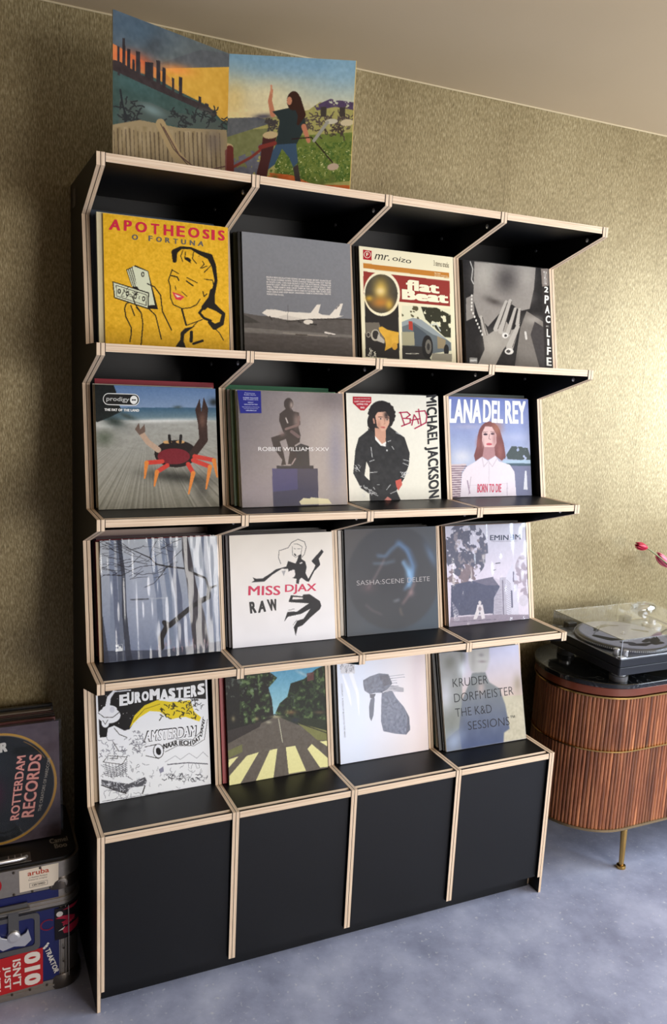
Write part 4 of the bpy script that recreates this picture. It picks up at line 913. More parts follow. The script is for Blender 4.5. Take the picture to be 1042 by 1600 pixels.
A.poly([(60, 620), (380, 530), (360, 580), (60, 740)], (52, 46, 44)); A.poly([(70, 800), (200, 740), (200, 810), (75, 870)], (112, 112, 72)); A.poly([(700, 545), (990, 620), (990, 700), (880, 700)], (120, 120, 72)); A.line([(720, 550), (980, 640)], 8, (40, 38, 34)); A.line([(530, 510), (565, 720)], 7, (186, 184, 160)); A.line([(668, 310), (668, 400)], 5, (60, 70, 66)); A.line([(640, 305), (672, 308)], 5, (70, 80, 76))
A.blob(640, 450, 50, 20, (150, 100, 70), .6); A.blob(330, 510, 20, 16, (196, 186, 130), .7); A.blob(120, 510, 16, 24, (160, 150, 110), .7); A.blob(510, 490, 50, 12, (186, 180, 140), .7); A.blob(680, 520, 40, 24, (40, 44, 60), .8); A.blob(440, 540, 24, 12, (190, 188, 160), .7); A.blob(900, 450, 50, 14, (140, 110, 84), .5)
Cs = (226, 220, 158)
for q in ([(75, 880), (165, 850), (75, 955)], [(80, 1030), (240, 845), (350, 812), (180, 1100), (80, 1116)], [(320, 1075), (450, 792), (518, 780), (482, 1045)], [(620, 1008), (595, 765), (680, 752), (778, 980)], [(905, 950), (790, 780), (830, 735), (985, 870), (985, 940)], [(900, 712), (975, 705), (985, 765)]): A.poly(q, Cs)
A.grain(70, 5)
c.done()

# --- row four, column three: white with grey study
c = Cover('32', (222, 228, 240), 'white sleeve with a hatched grey abstract bust under glossy film', body=(222, 220, 216), seed=19); A = c.art
A.grad((300, 500), (220, 228, 246), (900, 500), (230, 216, 214)); A.blob(840, 300, 60, 500, (214, 200, 206), .6)
Gy = (104, 110, 130)
A.poly([(315, 300), (380, 262), (470, 232), (560, 240), (600, 330), (560, 380), (500, 420), (440, 420), (380, 432), (330, 400), (318, 350)], Gy); A.poly([(500, 420), (600, 400), (640, 470), (720, 560), (775, 660), (785, 780), (750, 835), (640, 825), (520, 800), (495, 700), (495, 480)], (112, 118, 138)); A.poly([(375, 560), (390, 480), (430, 470), (420, 640), (400, 700), (380, 660)], (100, 106, 124))
A.poly([(470, 250), (560, 245), (600, 330), (520, 360)], (90, 92, 108)); A.poly([(380, 432), (440, 430), (420, 480), (385, 470)], (90, 92, 108)); A.poly([(740, 600), (775, 660), (785, 790), (745, 835), (755, 700)], (96, 98, 114)); A.grain(60, 28, np.maximum(A.pm([(315, 300), (560, 240), (600, 330), (500, 420), (330, 400)]), A.pm([(500, 420), (640, 470), (785, 700), (750, 835), (520, 800)])))
for k in range(7): A.line([(560 + 6 * k, 260 + k * 24), (640 + A.rng.uniform(0, 80), 240 + k * 28)], 3.4, (110, 114, 130))
for k in range(5): A.line([(520, 380 + k * 12), (600, 350 + k * 10), (710, 376 + k * 8)], 4, (96, 98, 112))
A.poly([(92, 145), (232, 138), (236, 235), (98, 235)], (206, 206, 214)); A.scribble(100, 150, 225, 215, 40, 4, (120, 120, 132), 16)
A.line([(120, 250), (170, 400), (200, 540)], [16, 30, 8], (246, 248, 252), .8); A.line([(200, 245), (260, 420), (280, 640)], [40, 30, 6], (246, 248, 252), .7)
c.done()
c.text([('COLDPLAY  A RUSH OF BLOOD TO THE HEAD', (100, 335), (132, 862), (116, 333), 0)], (96, 96, 108), 'small_text')
c.wrap(.0009, 31, 7, 3, mat=M_FILM, margin=.002)

# --- row four, column four: pale portrait
c = Cover('33', (166, 166, 168), 'pale blurred portrait sleeve with four lines of thin black capitals', body=(216, 208, 192), seed=20); A = c.art
A.grad((700, 100), (190, 190, 214), (760, 560), (196, 178, 170)); A.grad((200, 100), (146, 146, 146), (200, 1000), (128, 134, 132), (A.X < 330).astype(float)); A.blob(160, 560, 70, 160, (196, 196, 206), .8); A.blob(330, 280, 40, 90, (206, 212, 222), .8); A.blob(200, 230, 56, 66, (112, 112, 106), .8); A.blob(340, 160, 34, 70, (104, 106, 98), .7); A.poly([(720, 560), (950, 540), (980, 980), (750, 1020)], (186, 180, 160)); A.grain(50, 14, A.pm([(740, 640), (950, 600), (980, 980), (740, 1030)])); A.blob(880, 440, 40, 90, (150, 140, 122), .7)
A.poly([(380, 60), (600, 60), (590, 200), (570, 300), (500, 350), (420, 300), (395, 200)], (172, 170, 168)); A.ell(495, 180, 105, 165, (176, 174, 172), 0, 1, .3); A.blob(520, 150, 26, 16, (110, 106, 110), .6); A.blob(530, 215, 40, 10, (124, 112, 116), .8); A.blob(440, 200, 26, 110, (146, 144, 142), .6)
A.poly([(430, 330), (560, 320), (600, 420), (700, 480), (760, 640), (805, 880), (750, 920), (745, 1030), (170, 1130), (170, 1000), (330, 860), (380, 480)], (104, 110, 124)); A.grad((500, 450), (122, 126, 128), (520, 1080), (70, 82, 118), A.pm([(430, 330), (560, 320), (600, 420), (700, 480), (760, 640), (805, 880), (750, 920), (745, 1030), (330, 1100), (300, 900), (330, 600), (380, 480)])); A.blob(520, 480, 36, 60, (176, 160, 156), .8); A.blob(250, 1010, 80, 110, (150, 166, 196), .8, 25); A.blob(230, 800, 90, 120, (120, 122, 116), .7)
A.grain(12, 5)
for ax in (0, 1): A.C = (np.roll(A.C, 2, ax) + np.roll(A.C, -2, ax) + A.C) / 3
c.done()
c.text([('KRUDER', (238, 474), (588, 432), (232, 390), -.012), ('DORFMEISTER', (254, 626), (842, 540), (246, 540), -.012), ('THE K&D', (268, 772), (630, 722), (258, 688), -.012), ('SESSIONS', (392, 900), (805, 842), (386, 816), -.012), ('™', (812, 776), (858, 768), (808, 752), 0)], (28, 28, 34), 'title_lettering')

# ---------------------------------------------------------------- the sleeves packed behind each front sleeve
_box = {}
def plain_sleeve(w, t, L, rgb):
    k = (round(w, 4), round(t, 4), round(L, 4), tuple(rgb))
    if k not in _box:
        mb = MB(); mb.box(0, w, 0, t, 0, L)
        o = mb.build('record_sleeve', flat('card_%d_%d_%d' % tuple(rgb), rgb, rough=.42)); _box[k] = o.data
        return o
    o = bpy.data.objects.new('record_sleeve', _box[k]); COL.objects.link(o); return o
# colours of the edges seen from front to back, per bin; 'special' = (index, colour, extra height, own label)
BACK = {
 '00': ([(226, 214, 176), (96, 120, 124), (126, 146, 150), (206, 204, 196), (60, 62, 70), (120, 96, 88), (130, 102, 90), (44, 44, 52), (38, 40, 46), (52, 54, 60)], 'sleeve edge wedged behind the yellow sleeve'),
 '01': ([(30, 30, 30), (24, 24, 24), (44, 38, 30), (92, 74, 44), (70, 68, 44), (38, 34, 28), (24, 24, 26), (24, 24, 26)], 'dark sleeve edge behind the grey aircraft sleeve'),
 '02': ([(40, 36, 32), (30, 28, 26), (74, 66, 60), (66, 60, 54), (28, 26, 24), (24, 24, 26)], 'dark sleeve edge behind the cream title-band sleeve'),
 '03': ([(22, 22, 24), (26, 26, 28), (30, 30, 32), (22, 22, 24), (22, 22, 24)], 'black sleeve edge behind the black and white photo sleeve'),
 '10': ([(206, 196, 160), (120, 116, 88), (150, 140, 110), (214, 204, 184), (40, 38, 36), (44, 40, 40)], 'sleeve edge behind the crab photo sleeve'),
 '11': ([(236, 234, 228), (118, 122, 70), (60, 86, 50), (226, 148, 128), (236, 156, 140), (206, 206, 200), (70, 128, 92), (52, 104, 72), (196, 214, 200), (84, 140, 106), (60, 100, 70), (206, 190, 160), (120, 90, 70), (44, 40, 38)], 'coloured sleeve edge behind the seated figure sleeve'),
 '12': ([(40, 40, 44), (26, 26, 28), (24, 24, 26), (60, 58, 58), (24, 24, 26), (22, 22, 24)], 'dark sleeve edge behind the cream sleeve with vertical capitals'),
 '13': ([(60, 52, 50), (150, 132, 110), (50, 46, 44), (26, 26, 28)], 'sleeve edge behind the blue sky portrait sleeve'),
 '20': ([(206, 182, 150), (214, 190, 160), (160, 44, 56), (170, 48, 60), (120, 40, 50), (86, 82, 80), (110, 80, 84), (96, 44, 48), (70, 66, 70), (150, 120, 124), (60, 40, 44)], 'sleeve edge behind the misty forest sleeve'),
 '21': ([(50, 34, 42), (44, 30, 40), (28, 26, 28), (64, 48, 44), (26, 24, 26), (60, 56, 46), (32, 30, 32), (80, 74, 70), (28, 28, 30), (70, 64, 60), (24, 24, 26)], 'dark sleeve edge behind the white ink figure sleeve'),
 '22': ([(28, 28, 30), (206, 200, 192), (24, 24, 26), (32, 32, 34), (22, 22, 24), (120, 116, 112), (26, 26, 28), (24, 24, 26), (84, 72, 66), (26, 26, 28)], 'dark sleeve edge behind the charcoal smoke sleeve'),
 '23': ([(216, 206, 196), (190, 150, 116), (170, 126, 96), (36, 30, 28), (52, 44, 42), (26, 24, 26), (110, 104, 100), (24, 24, 26), (24, 24, 26)], 'sleeve edge behind the lilac grey house sleeve'),
 '30': ([(206, 184, 156), (120, 92, 78), (96, 74, 64), (30, 28, 30), (26, 24, 26)], 'sleeve edge behind the black and white comic sleeve'),
 '31': ([(40, 36, 34), (160, 44, 48), (186, 70, 66), (52, 26, 28), (60, 40, 40), (28, 24, 26), (120, 100, 90), (26, 24, 26)], 'sleeve edge behind the tree lined street sleeve'),
 '32': ([(26, 26, 28), (24, 24, 26), (30, 30, 32), (170, 166, 160), (24, 24, 26), (24, 24, 26)], 'sleeve edge behind the white abstract bust sleeve'),
 '33': ([(28, 26, 26), (24, 22, 24), (206, 180, 170), (130, 52, 60), (222, 214, 196), (214, 220, 204), (50, 96, 90), (96, 140, 130), (226, 222, 206), (40, 36, 34)], 'sleeve edge behind the pale blurred portrait sleeve'),
}
SPECIAL = {
 '00': (7, (58, 70, 84), .012, 'mottled blue-grey sleeve rising behind the yellow sleeve'),
 '02': (2, (232, 222, 60), .0, 'bright yellow sleeve showing at the right of the cream title-band sleeve'),
 '10': (5, (140, 26, 44), .013, 'crimson sleeve rising above the crab photo sleeve'),
 '11': (10, (30, 112, 72), .010, 'green sleeve rising above the seated figure sleeve'),
 '13': (2, (66, 74, 70), .009, 'dark film-wrapped sleeve rising above the blue sky portrait sleeve'),
 '20': (10, (176, 150, 138), .014, 'pinkish card sleeve rising highest behind the misty forest sleeve'),
}
rs = random.Random(11)
ORD = 'first second third fourth fifth sixth seventh eighth ninth tenth eleventh twelfth thirteenth fourteenth'.split()
FRONT = {'00': 'yellow sleeve', '01': 'grey aircraft sleeve', '02': 'cream title-band sleeve', '03': 'black and white photo sleeve', '10': 'crab photo sleeve', '11': 'seated figure sleeve',
         '12': 'dark-jacketed figure sleeve', '13': 'blue sky portrait sleeve', '20': 'misty forest sleeve', '21': 'white ink figure sleeve', '22': 'charcoal smoke sleeve', '23': 'clapboard house sleeve',
         '30': 'comic sleeve', '31': 'tree lined street sleeve', '32': 'abstract bust sleeve', '33': 'pale blurred portrait sleeve'}
def hue(c):
    r, g, b = c; m_, lo = max(c), min(c)
    if m_ < 48: return 'black'
    if m_ - lo < 26: return 'white' if m_ > 200 else ('grey' if m_ > 80 else 'dark grey')
    if r == m_ and b > g + 10 and r < 120: return 'maroon'
    if r == m_ and r > 1.6 * g: return 'red' if r > 130 else 'maroon'
    if r == m_: return 'cream' if r > 190 and g > 170 else ('salmon' if r > 200 and g < 165 else ('tan' if r > 140 else 'brown'))
    if g == m_: return 'green'
    return 'teal' if g > r + 15 else 'slate'
for key, (cols, lab) in BACK.items():
    i, j = int(key[0]), int(key[1]); x, y, a, yaw, q = POSE[key]; a = math.radians(a)
    w0, L0 = SIZE.get(key, (.312, .3135)); y = y + THICK.get(key, .0045) / math.cos(a) + .0016 + max(0, w0 * math.sin(math.radians(yaw)))
    a2 = a
    for k, rgb in enumerate(cols):
        t = rs.choice([.0042, .0050, .0060, .0072]) * (1.15 if key in ('11', '20', '33', '23') else 1)
        extra = rs.uniform(-.001, .002); own = None; w = .3125
        if key in SPECIAL and SPECIAL[key][0] == k: _, rgb, extra, own = SPECIAL[key]; t = .009
        span = P - T - w - .003
        lo = T + .0015; hi = lo + span
        xx = min(hi, max(lo, x - rs.uniform(0.0, .016) * (1 if x > lo + .006 else 0)))
        if k >= len(cols) - 3: xx = lo + rs.uniform(0, span)
        if own and key == '02': xx = hi
        L = .3135 + extra
        o = plain_sleeve(w, t, round(L, 3), rgb)
        o.location = (j * P + xx, y, ZR[i + 1] - .0008 + t * math.sin(a2)); o.rotation_euler = (-a2, 0, 0)
        if own: tag(o, own, 'record sleeve', 'record sleeves packed in the display shelf')
        else: tag(o, '%s sleeve edge, %s one back from the %s' % (hue(rgb), ORD[k], FRONT[key]), 'record sleeve', lab.replace('sleeve edge', 'sleeve edges'))
        y += t / math.cos(a2) + .0006
        if y > D - .075: break
# ---------------------------------------------------------------- open gatefold sleeve on the top shelf
GX = [(0.046, 0.064), (0.348, 0.179), (0.636, 0.050)]
GH = .3135
gate = empty('gatefold_sleeve', (GX[1][0], GX[1][1], Z0 - .0006))
tag(gate, 'open painted gatefold sleeve standing on top of the shelf, factories left and meadow right', 'record sleeve')
def gate_panel(p0, p1, art, name):
    d = Vector((p1[0] - p0[0], p1[1] - p0[1])); w = d.length; ang = math.atan2(d.y, d.x)
    mb = MB(); mb.box(0, w, 0, .0028, 0, GH)
    o = mb.build(name, flat('gatefold_card', (190, 180, 150), rough=.4), gate)
    o.location = (p0[0] - GX[1][0], p0[1] - GX[1][1], 0); o.rotation_euler = (0, 0, ang)
    art.mesh('inner_print', w, GH, o)
    return o, w
# left half: crop coordinates of the sketch
A = Art(190, [(62, 34), (470, 188), (458, 612), (57, 552)], (120, 104, 70), seed=31)
A.grad((200, 40), (70, 84, 96), (260, 200), (86, 92, 92)); A.grad((200, 190), (190, 110, 60), (360, 300), (190, 146, 56), (A.Y > 60 + .52 * A.X + 60).astype(float)); A.poly([(230, 220), (375, 175), (478, 190), (478, 232), (300, 234)], (82, 84, 86)); A.blob(160, 110, 90, 40, (64, 82, 96), .7, 20); A.blob(215, 160, 40, 30, (52, 56, 60), .7, -40); A.blob(90, 190, 40, 16, (206, 104, 60), .8)
A.poly([(240, 236), (470, 230), (470, 400), (420, 370), (300, 300)], (196, 150, 56)); A.blob(290, 240, 60, 18, (214, 130, 60), .8, 8); A.blob(160, 210, 60, 24, (180, 84, 50), .8, 20)
A.poly([(55, 205), (130, 240), (220, 270), (300, 310), (400, 355), (445, 400), (478, 410), (478, 640), (55, 560)], (52, 70, 64)); A.blob(140, 290, 120, 36, (54, 80, 78), .8, 20)
for x, y0, h, w in ((82, 250, 90, 9), (102, 250, 118, 11), (120, 255, 86, 12), (138, 255, 50, 9), (155, 262, 84, 16), (195, 272, 58, 30), (228, 290, 82, 14), (248, 300, 68, 12), (280, 310, 45, 8), (306, 330, 68, 12), (372, 350, 26, 9), (395, 360, 14, 12)): A.poly([(x - w / 2, y0 - h), (x + w / 2, y0 - h + 3), (x + w / 2, y0 + 12), (x - w / 2, y0 + 8)], (44, 38, 40))
A.poly([(55, 205), (90, 215), (150, 250), (230, 285), (300, 320), (380, 350), (430, 375), (420, 392), (340, 355), (200, 300), (55, 240)], (48, 38, 38)); A.grain(26, 10)
A.poly([(85, 340), (130, 345), (200, 350), (260, 375), (440, 400), (452, 430), (330, 435), (250, 415), (150, 430), (80, 430)], (64, 74, 68)); A.blob(205, 375, 44, 16, (120, 140, 140), .7, 22); A.blob(385, 380, 30, 16, (90, 100, 92), .7, 10); A.scribble(85, 345, 170, 420, 30, 5, (34, 36, 36), 26); A.scribble(250, 370, 450, 425, 50, 4, (36, 38, 38), 24); A.line([(88, 310), (96, 360), (110, 400), (104, 430)], 7, (30, 32, 34))
A.poly([(57, 430), (160, 410), (300, 430), (460, 430), (478, 620), (57, 556)], (138, 120, 88)); m_ = A.pm([(57, 440), (160, 430), (300, 440), (440, 436), (440, 600), (57, 556)])
for k in range(26): x = 62 + k * 15; A.line([(x, 442 + A.rng.uniform(0, 12)), (x + 6, 590)], A.rng.choice([3, 5]), (84, 68, 50), .8)
A.grain(30, 20, m_, 8); A.line([(235, 420), (290, 520), (360, 590)], 34, (150, 128, 90)); A.line([(235, 420), (280, 500), (340, 560)], 3, (66, 50, 40)); A.line([(245, 430), (300, 520), (372, 570), (460, 545)], 4, (80, 52, 44)); A.blob(420, 470, 30, 40, (96, 84, 76), .7)
A.poly([(455, 495), (475, 480), (480, 618), (456, 612)], (104, 56, 50))
gate_panel(GX[0], GX[1], A, 'left_leaf')
A = Art(190, [(485, 195), (942, 218), (918, 684), (478, 618)], (150, 150, 100), seed=32)
A.grad((520, 210), (122, 160, 184), (500, 400), (232, 214, 164)); A.blob(680, 240, 150, 30, (126, 164, 190), .7); A.blob(880, 260, 60, 40, (140, 176, 196), .7); A.blob(600, 330, 120, 50, (236, 220, 170), .6); A.blob(500, 340, 40, 60, (214, 186, 110), .6)
A.poly([(480, 405), (620, 405), (760, 385), (800, 360), (930, 385), (920, 690), (480, 620)], (160, 156, 96)); A.poly([(480, 400), (580, 402), (640, 420), (560, 440), (520, 480), (480, 500)], (96, 100, 104)); A.blob(600, 400, 34, 9, (66, 66, 84), .9); m_ = A.pm([(780, 372), (840, 350), (930, 365), (930, 392), (860, 378), (790, 388)]); A.mix(m_ * (A.noise(40) > .4), (84, 70, 96))
A.poly([(480, 460), (560, 440), (640, 440), (600, 500), (520, 590), (478, 616)], (120, 124, 84)); m_ = A.pm([(478, 540), (560, 510), (620, 470), (580, 620), (478, 618)]); A.mix(m_ * (A.noise(22) > .4), (104, 106, 118))
A.poly([(640, 470), (930, 470), (925, 640), (760, 640), (640, 600)], (104, 120, 58)); m_ = A.pm([(600, 520), (930, 490), (925, 640), (640, 620)]); A.mix(m_ * (A.noise(60) > .55), (76, 100, 46)); A.mix(m_ * (A.noise(90) > .74), (206, 206, 150))
A.poly([(520, 610), (600, 595), (700, 600), (780, 640), (920, 655), (918, 690), (510, 625)], (196, 104, 56)); A.poly([(620, 585), (700, 600), (640, 620)], (190, 100, 54)); A.grain(40, 10)
A.scribble(610, 405, 660, 450, 26, 5, (70, 66, 66), 18); A.scribble(745, 405, 925, 450, 90, 4, (84, 74, 70), 18); A.scribble(800, 450, 910, 480, 22, 4, (70, 60, 56), 20); A.ell(905, 435, 26, 12, (196, 184, 150)); A.ell(845, 428, 24, 9, (190, 186, 166))
for x, y in ((804, 376), (876, 380)): A.poly([(x, y), (x + 22, y + 1), (x + 22, y + 34), (x, y + 33)], (66, 60, 56))
# a plain walker seen from behind
A.line([(628, 315), (622, 350), (632, 395)], [9, 14, 18], (186, 124, 96)); A.line([(627, 325), (626, 300)], 6, (200, 140, 110)); A.poly([(630, 385), (690, 375), (740, 385), (750, 440), (715, 500), (640, 495), (655, 440), (655, 410)], (46, 56, 58)); A.poly([(645, 495), (715, 495), (722, 560), (705, 575), (690, 540), (665, 510), (640, 560), (610, 580), (600, 560)], (62, 84, 108)); A.poly([(705, 575), (722, 565), (735, 640), (715, 640)], (64, 56, 56)); A.line([(720, 640), (732, 652)], 18, (34, 30, 32)); A.ell(705, 352, 24, 32, (60, 40, 34)); A.line([(715, 350), (735, 400), (722, 430)], [34, 28, 10], (60, 40, 34)); A.ell(690, 352, 9, 14, (190, 132, 104)); A.line([(742, 440), (760, 490)], [18, 14], (186, 124, 96)); A.line([(700, 480), (770, 478), (850, 570)], 4, (50, 36, 36)); A.line([(780, 490), (830, 430)], 12, (150, 150, 140)); A.ell(852, 585, 22, 12, (180, 160, 140)); A.line([(505, 555), (560, 530), (610, 495)], 9, (126, 60, 52)); A.poly([(600, 455), (648, 460), (620, 560), (608, 628), (568, 622), (590, 540)], (74, 44, 44)); A.ell(624, 462, 26, 12, (190, 170, 130)); A.line([(590, 500), (640, 490)], 14, (124, 56, 50))
for x, y in ((640, 605), (810, 635), (850, 625)): A.blob(x, y, 12, 12, (92, 104, 54), .9)
A.ell(478, 492, 22, 12, (190, 170, 130)); A.line([(488, 500), (492, 612)], 26, (104, 52, 48)); A.line([(942, 216), (918, 690)], 6, (214, 190, 120))
A.C = A.C * 1.16  # stronger light on this leaf, painted in by brightening its print colours
gate_panel(GX[1], GX[2], A, 'right_leaf')

# ---------------------------------------------------------------- sideboard
SX0, SX1, SY0, SR = 1.575, 3.05, 0.0, .209
def stadium(off, n=26, x0=SX0, x1=SX1, y0=SY0, r=SR):
    R_ = r + off; cy = y0 + r; cl, cr = x0 + r, x1 - r
    p = []
    for k in range(n + 1):
        a = math.radians(90 + 180 * k / n); p.append((cl + R_ * math.cos(a), cy + R_ * math.sin(a)))
    for k in range(n + 1):
        a = math.radians(-90 + 180 * k / n); p.append((cr + R_ * math.cos(a), cy + R_ * math.sin(a)))
    return p
side = empty('sideboard', (SX0 + SR, SY0 + SR, 0))
tag(side, 'oval walnut sideboard with fluted front, brass lines and black marble top', 'sideboard')
def sb(mb, name, mt, smooth=False, bevel=0):
    for k, v in enumerate(mb.v): mb.v[k] = (v[0] - SX0 - SR, v[1] - SY0 - SR, v[2])
    return mb.build(name, mt, side, smooth, bevel)
mb = MB(); mb.prism(stadium(-.012), .165, .650); sb(mb, 'carcass', flat('dark_walnut', (52, 28, 20), rough=.5))
M_DWOOD = flat('walnut_rim', (112, 56, 36), rough=.25, var=.25, scale=14)
mb = MB(); mb.prism(stadium(.004), .655, .683); sb(mb, 'wooden_rim', M_DWOOD, True, .002)
mb = MB(); mb.prism(stadium(.010, 34), .684, .702); sb(mb, 'marble_top', M_MARBLE, True, .003)
mb = MB(); mb.ring(stadium(.0055), stadium(-.014), .646, .6515); sb(mb, 'brass_line', M_BRASS, True)
mb = MB(); mb.ring(stadium(.0055), stadium(-.014), .4535, .4575); sb(mb, 'brass_line', M_BRASS, True)
mb = MB(); mb.ring(stadium(.003), stadium(-.014), .157, .165); sb(mb, 'brass_line', flat('dull_brass', (150, 130, 98), rough=.4, metal=.8), True)
mb = MB(); mb.prism(stadium(-.02), .156, .165); sb(mb, 'underside', M_BLACK)
# flutes: half-round slats along the outline, two tiers
pit = .0132
def slat_mesh(h):
    n = 6; rr = pit / 2 - .0004
    prof = [(-rr, 0.003)] + [(-rr * math.cos(math.pi * k / n), -rr * .62 * math.sin(math.pi * k / n)) for k in range(n + 1)] + [(rr, 0.003)]
    m_ = len(prof)
    v = [(a, b, 0) for a, b in prof] + [(a, b, h) for a, b in prof]
    f = [(k, k + 1, k + 1 + m_, k + m_) for k in range(m_ - 1)] + [tuple(range(m_))[::-1], tuple(range(m_, 2 * m_))]
    me = bpy.data.meshes.new('slat'); me.from_pydata(v, [], f); me.materials.append(M_WALNUT); me.update(); return me
up_me, lo_me = slat_mesh(.646 - .4577), slat_mesh(.4533 - .1652)
arc = math.pi * SR; straight = SX1 - SX0 - 2 * SR; s_ = arc * .08
spots = []
while s_ < arc + straight + arc * .55:
    if s_ < arc: a = math.radians(90) + s_ / SR; px_, py_ = SX0 + SR + SR * math.cos(a), SY0 + SR + SR * math.sin(a); na = a
    elif s_ < arc + straight: px_, py_ = SX0 + SR + (s_ - arc), SY0; na = math.radians(270)
    else: a = math.radians(270) + (s_ - arc - straight) / SR; px_, py_ = SX1 - SR + SR * math.cos(a), SY0 + SR + SR * math.sin(a); na = a
    spots.append((px_, py_, na)); s_ += pit
for me, z in ((up_me, .4577), (lo_me, .1652)):
    for px_, py_, na in spots:
        o = bpy.data.objects.new('slat', me); COL.objects.link(o); o.parent = side
        o.location = (px_ - SX0 - SR - .006 * math.cos(na), py_ - SY0 - SR - .006 * math.sin(na), z); o.rotation_euler = (0, 0, na + math.pi / 2)
for lx, ly in ((1.811, .013), (1.80, .395), (2.80, .013), (2.82, .395)):
    mb = MB()
    dx = .010 if ly < .2 else -.01
    mb.tube([(lx, ly, .006), (lx + .002, ly + dx * .4, .08), (lx + .004, ly + dx, .157)], [.0085, .0105, .0125], 14)
    mb.lathe([(.0165, 0), (.0172, .004), (.0155, .010), (.009, .013)], 18, (lx, ly, 0))
    sb(mb, 'leg', M_BRASS, True)

# ---------------------------------------------------------------- turntable
TT = (1.682, -.002, .7022)
tt = empty('turntable', TT)
tag(tt, 'black record turntable under a clear dust cover on the marble top', 'turntable')
M_DECK = flat('dark_satin_metal', (42, 45, 52), rough=.32, metal=.3, var=.1)
TW, TD = .453, .353
fb, ft = .033, .088
def rrect(x0, x1, y0, y1, r, n=4):
    p = []
    for cx, cy, a0 in ((x1 - r, y1 - r, 0), (x0 + r, y1 - r, 90), (x0 + r, y0 + r, 180), (x1 - r, y0 + r, 270)):
        for k in range(n + 1):
            a = math.radians(a0 + 90 * k / n); p.append((cx + r * math.cos(a), cy + r * math.sin(a)))
    return p
mb = MB(); mb.prism(rrect(0, TW, 0, TD, .006), fb, .060); mb.prism(rrect(.002, TW - .002, .002, TD - .002, .006), .062, ft); mb.prism(rrect(.006, TW - .006, .006, TD - .006, .006), .059, .063)
mb.build('plinth_body', M_DECK, tt, bevel=.001)
for fx, fy in ((.045, .045), (TW - .045, .045), (.045, TD - .04), (TW - .045, TD - .04)):
    mb = MB(); mb.lathe([(.030, 0), (.031, .004), (.031, .018), (.029, .020)], 24); mb.lathe([(.024, .020), (.020, .026), (.022, fb + .001)], 20, mi=1)
    o = mb.build('foot', [flat('foot_rubber', (96, 96, 98), rough=.4, metal=.5), M_STEEL], tt, smooth=True); o.location = (fx, fy, 0)
PC = (.186, .186)
mb = MB(); mb.lathe([(.166, ft), (.167, ft + .004), (.163, ft + .010), (.158, ft + .0125)], 72, (PC[0], PC[1], 0))
for k in range(0): pass
mb.build('platter', flat('platter_metal', (120, 122, 126), rough=.3, metal=.9), tt, smooth=True)
mb = MB()
for k in range(150):
    a = 2 * math.pi * k / 150; ca, sa = math.cos(a), math.sin(a)
    for zz in (.0028, .0062):
        x, y = PC[0] + .1672 * ca, PC[1] + .1672 * sa
        mb.box(x - .0012, x + .0012, y - .0012, y + .0012, ft + zz, ft + zz + .0022)
dots = mb.build('strobe_dots', M_STEEL, tt); dots['kind'] = 'stuff'
# slipmat: pale felt with dark leafy print
N = 150
sl = Art(N, [(0, 0), (100, 0), (100, 100), (0, 100)], (168, 170, 186), seed=41)
for pts, w in (([(12, 46), (20, 60), (34, 66)], 9), ([(30, 84), (44, 88), (60, 86)], 7), ([(26, 74), (36, 80)], 6), ([(64, 84), (74, 78), (82, 70)], 8), ([(54, 80), (66, 76)], 6), ([(60, 90), (72, 88)], 6), ([(40, 20), (56, 16), (68, 22)], 6), ([(26, 30), (34, 22)], 6), ([(76, 40), (86, 50)], 6)):
    sl.line(pts, [w, w * 1.3] + [w * .5] * (len(pts) - 2), (24, 26, 34))
sl.line([(14, 40), (50, 12), (84, 26)], 1.5, (120, 120, 134)); sl.ell(50, 50, 3, 3, (120, 120, 124)); sl.grain(60, 6)
o = sl.mesh('slipmat', .30, .30, tt)
bm_ = bmesh.new(); bm_.from_mesh(o.data)
bmesh.ops.delete(bm_, geom=[f for f in bm_.faces if (f.calc_center_median() - Vector((.15, -.0003, .15))).length > .149], context='FACES'); bm_.to_mesh(o.data); bm_.free()
o.rotation_euler = (-math.pi / 2, 0, 0); o.location = (PC[0] - .15, PC[1] - .15 , ft + .0140)
o.rotation_euler = (math.radians(-90), 0, 0); o.location = (PC[0] - .15, PC[1] - .15, ft + .0136)
mb = MB(); mb.lathe([(.153, ft + .0126), (.153, ft + .0131)], 60, (PC[0], PC[1], 0)); mb.build('felt_mat', flat('pale_felt', (170, 172, 188), rough=.9), tt)
mb = MB(); mb.lathe([(.0036, ft + .012), (.0036, ft + .022), (.002, ft + .024)], 12, (PC[0], PC[1], 0)); mb.build('spindle', M_STEEL, tt, smooth=True)
mb = MB(); mb.lathe([(.0095, ft), (.0095, ft + .020), (.008, ft + .022)], 20, (.030, .052, 0)); mb.lathe([(.008, ft), (.008, ft + .018), (.006, ft + .020)], 20, (.052, .032, 0)); mb.build('strobe_tower', M_STEEL, tt, smooth=True)
mb = MB(); mb.box(.012, .036, .010, .028, ft, ft + .004); mb.build('start_button', M_STEEL, tt, bevel=.001)
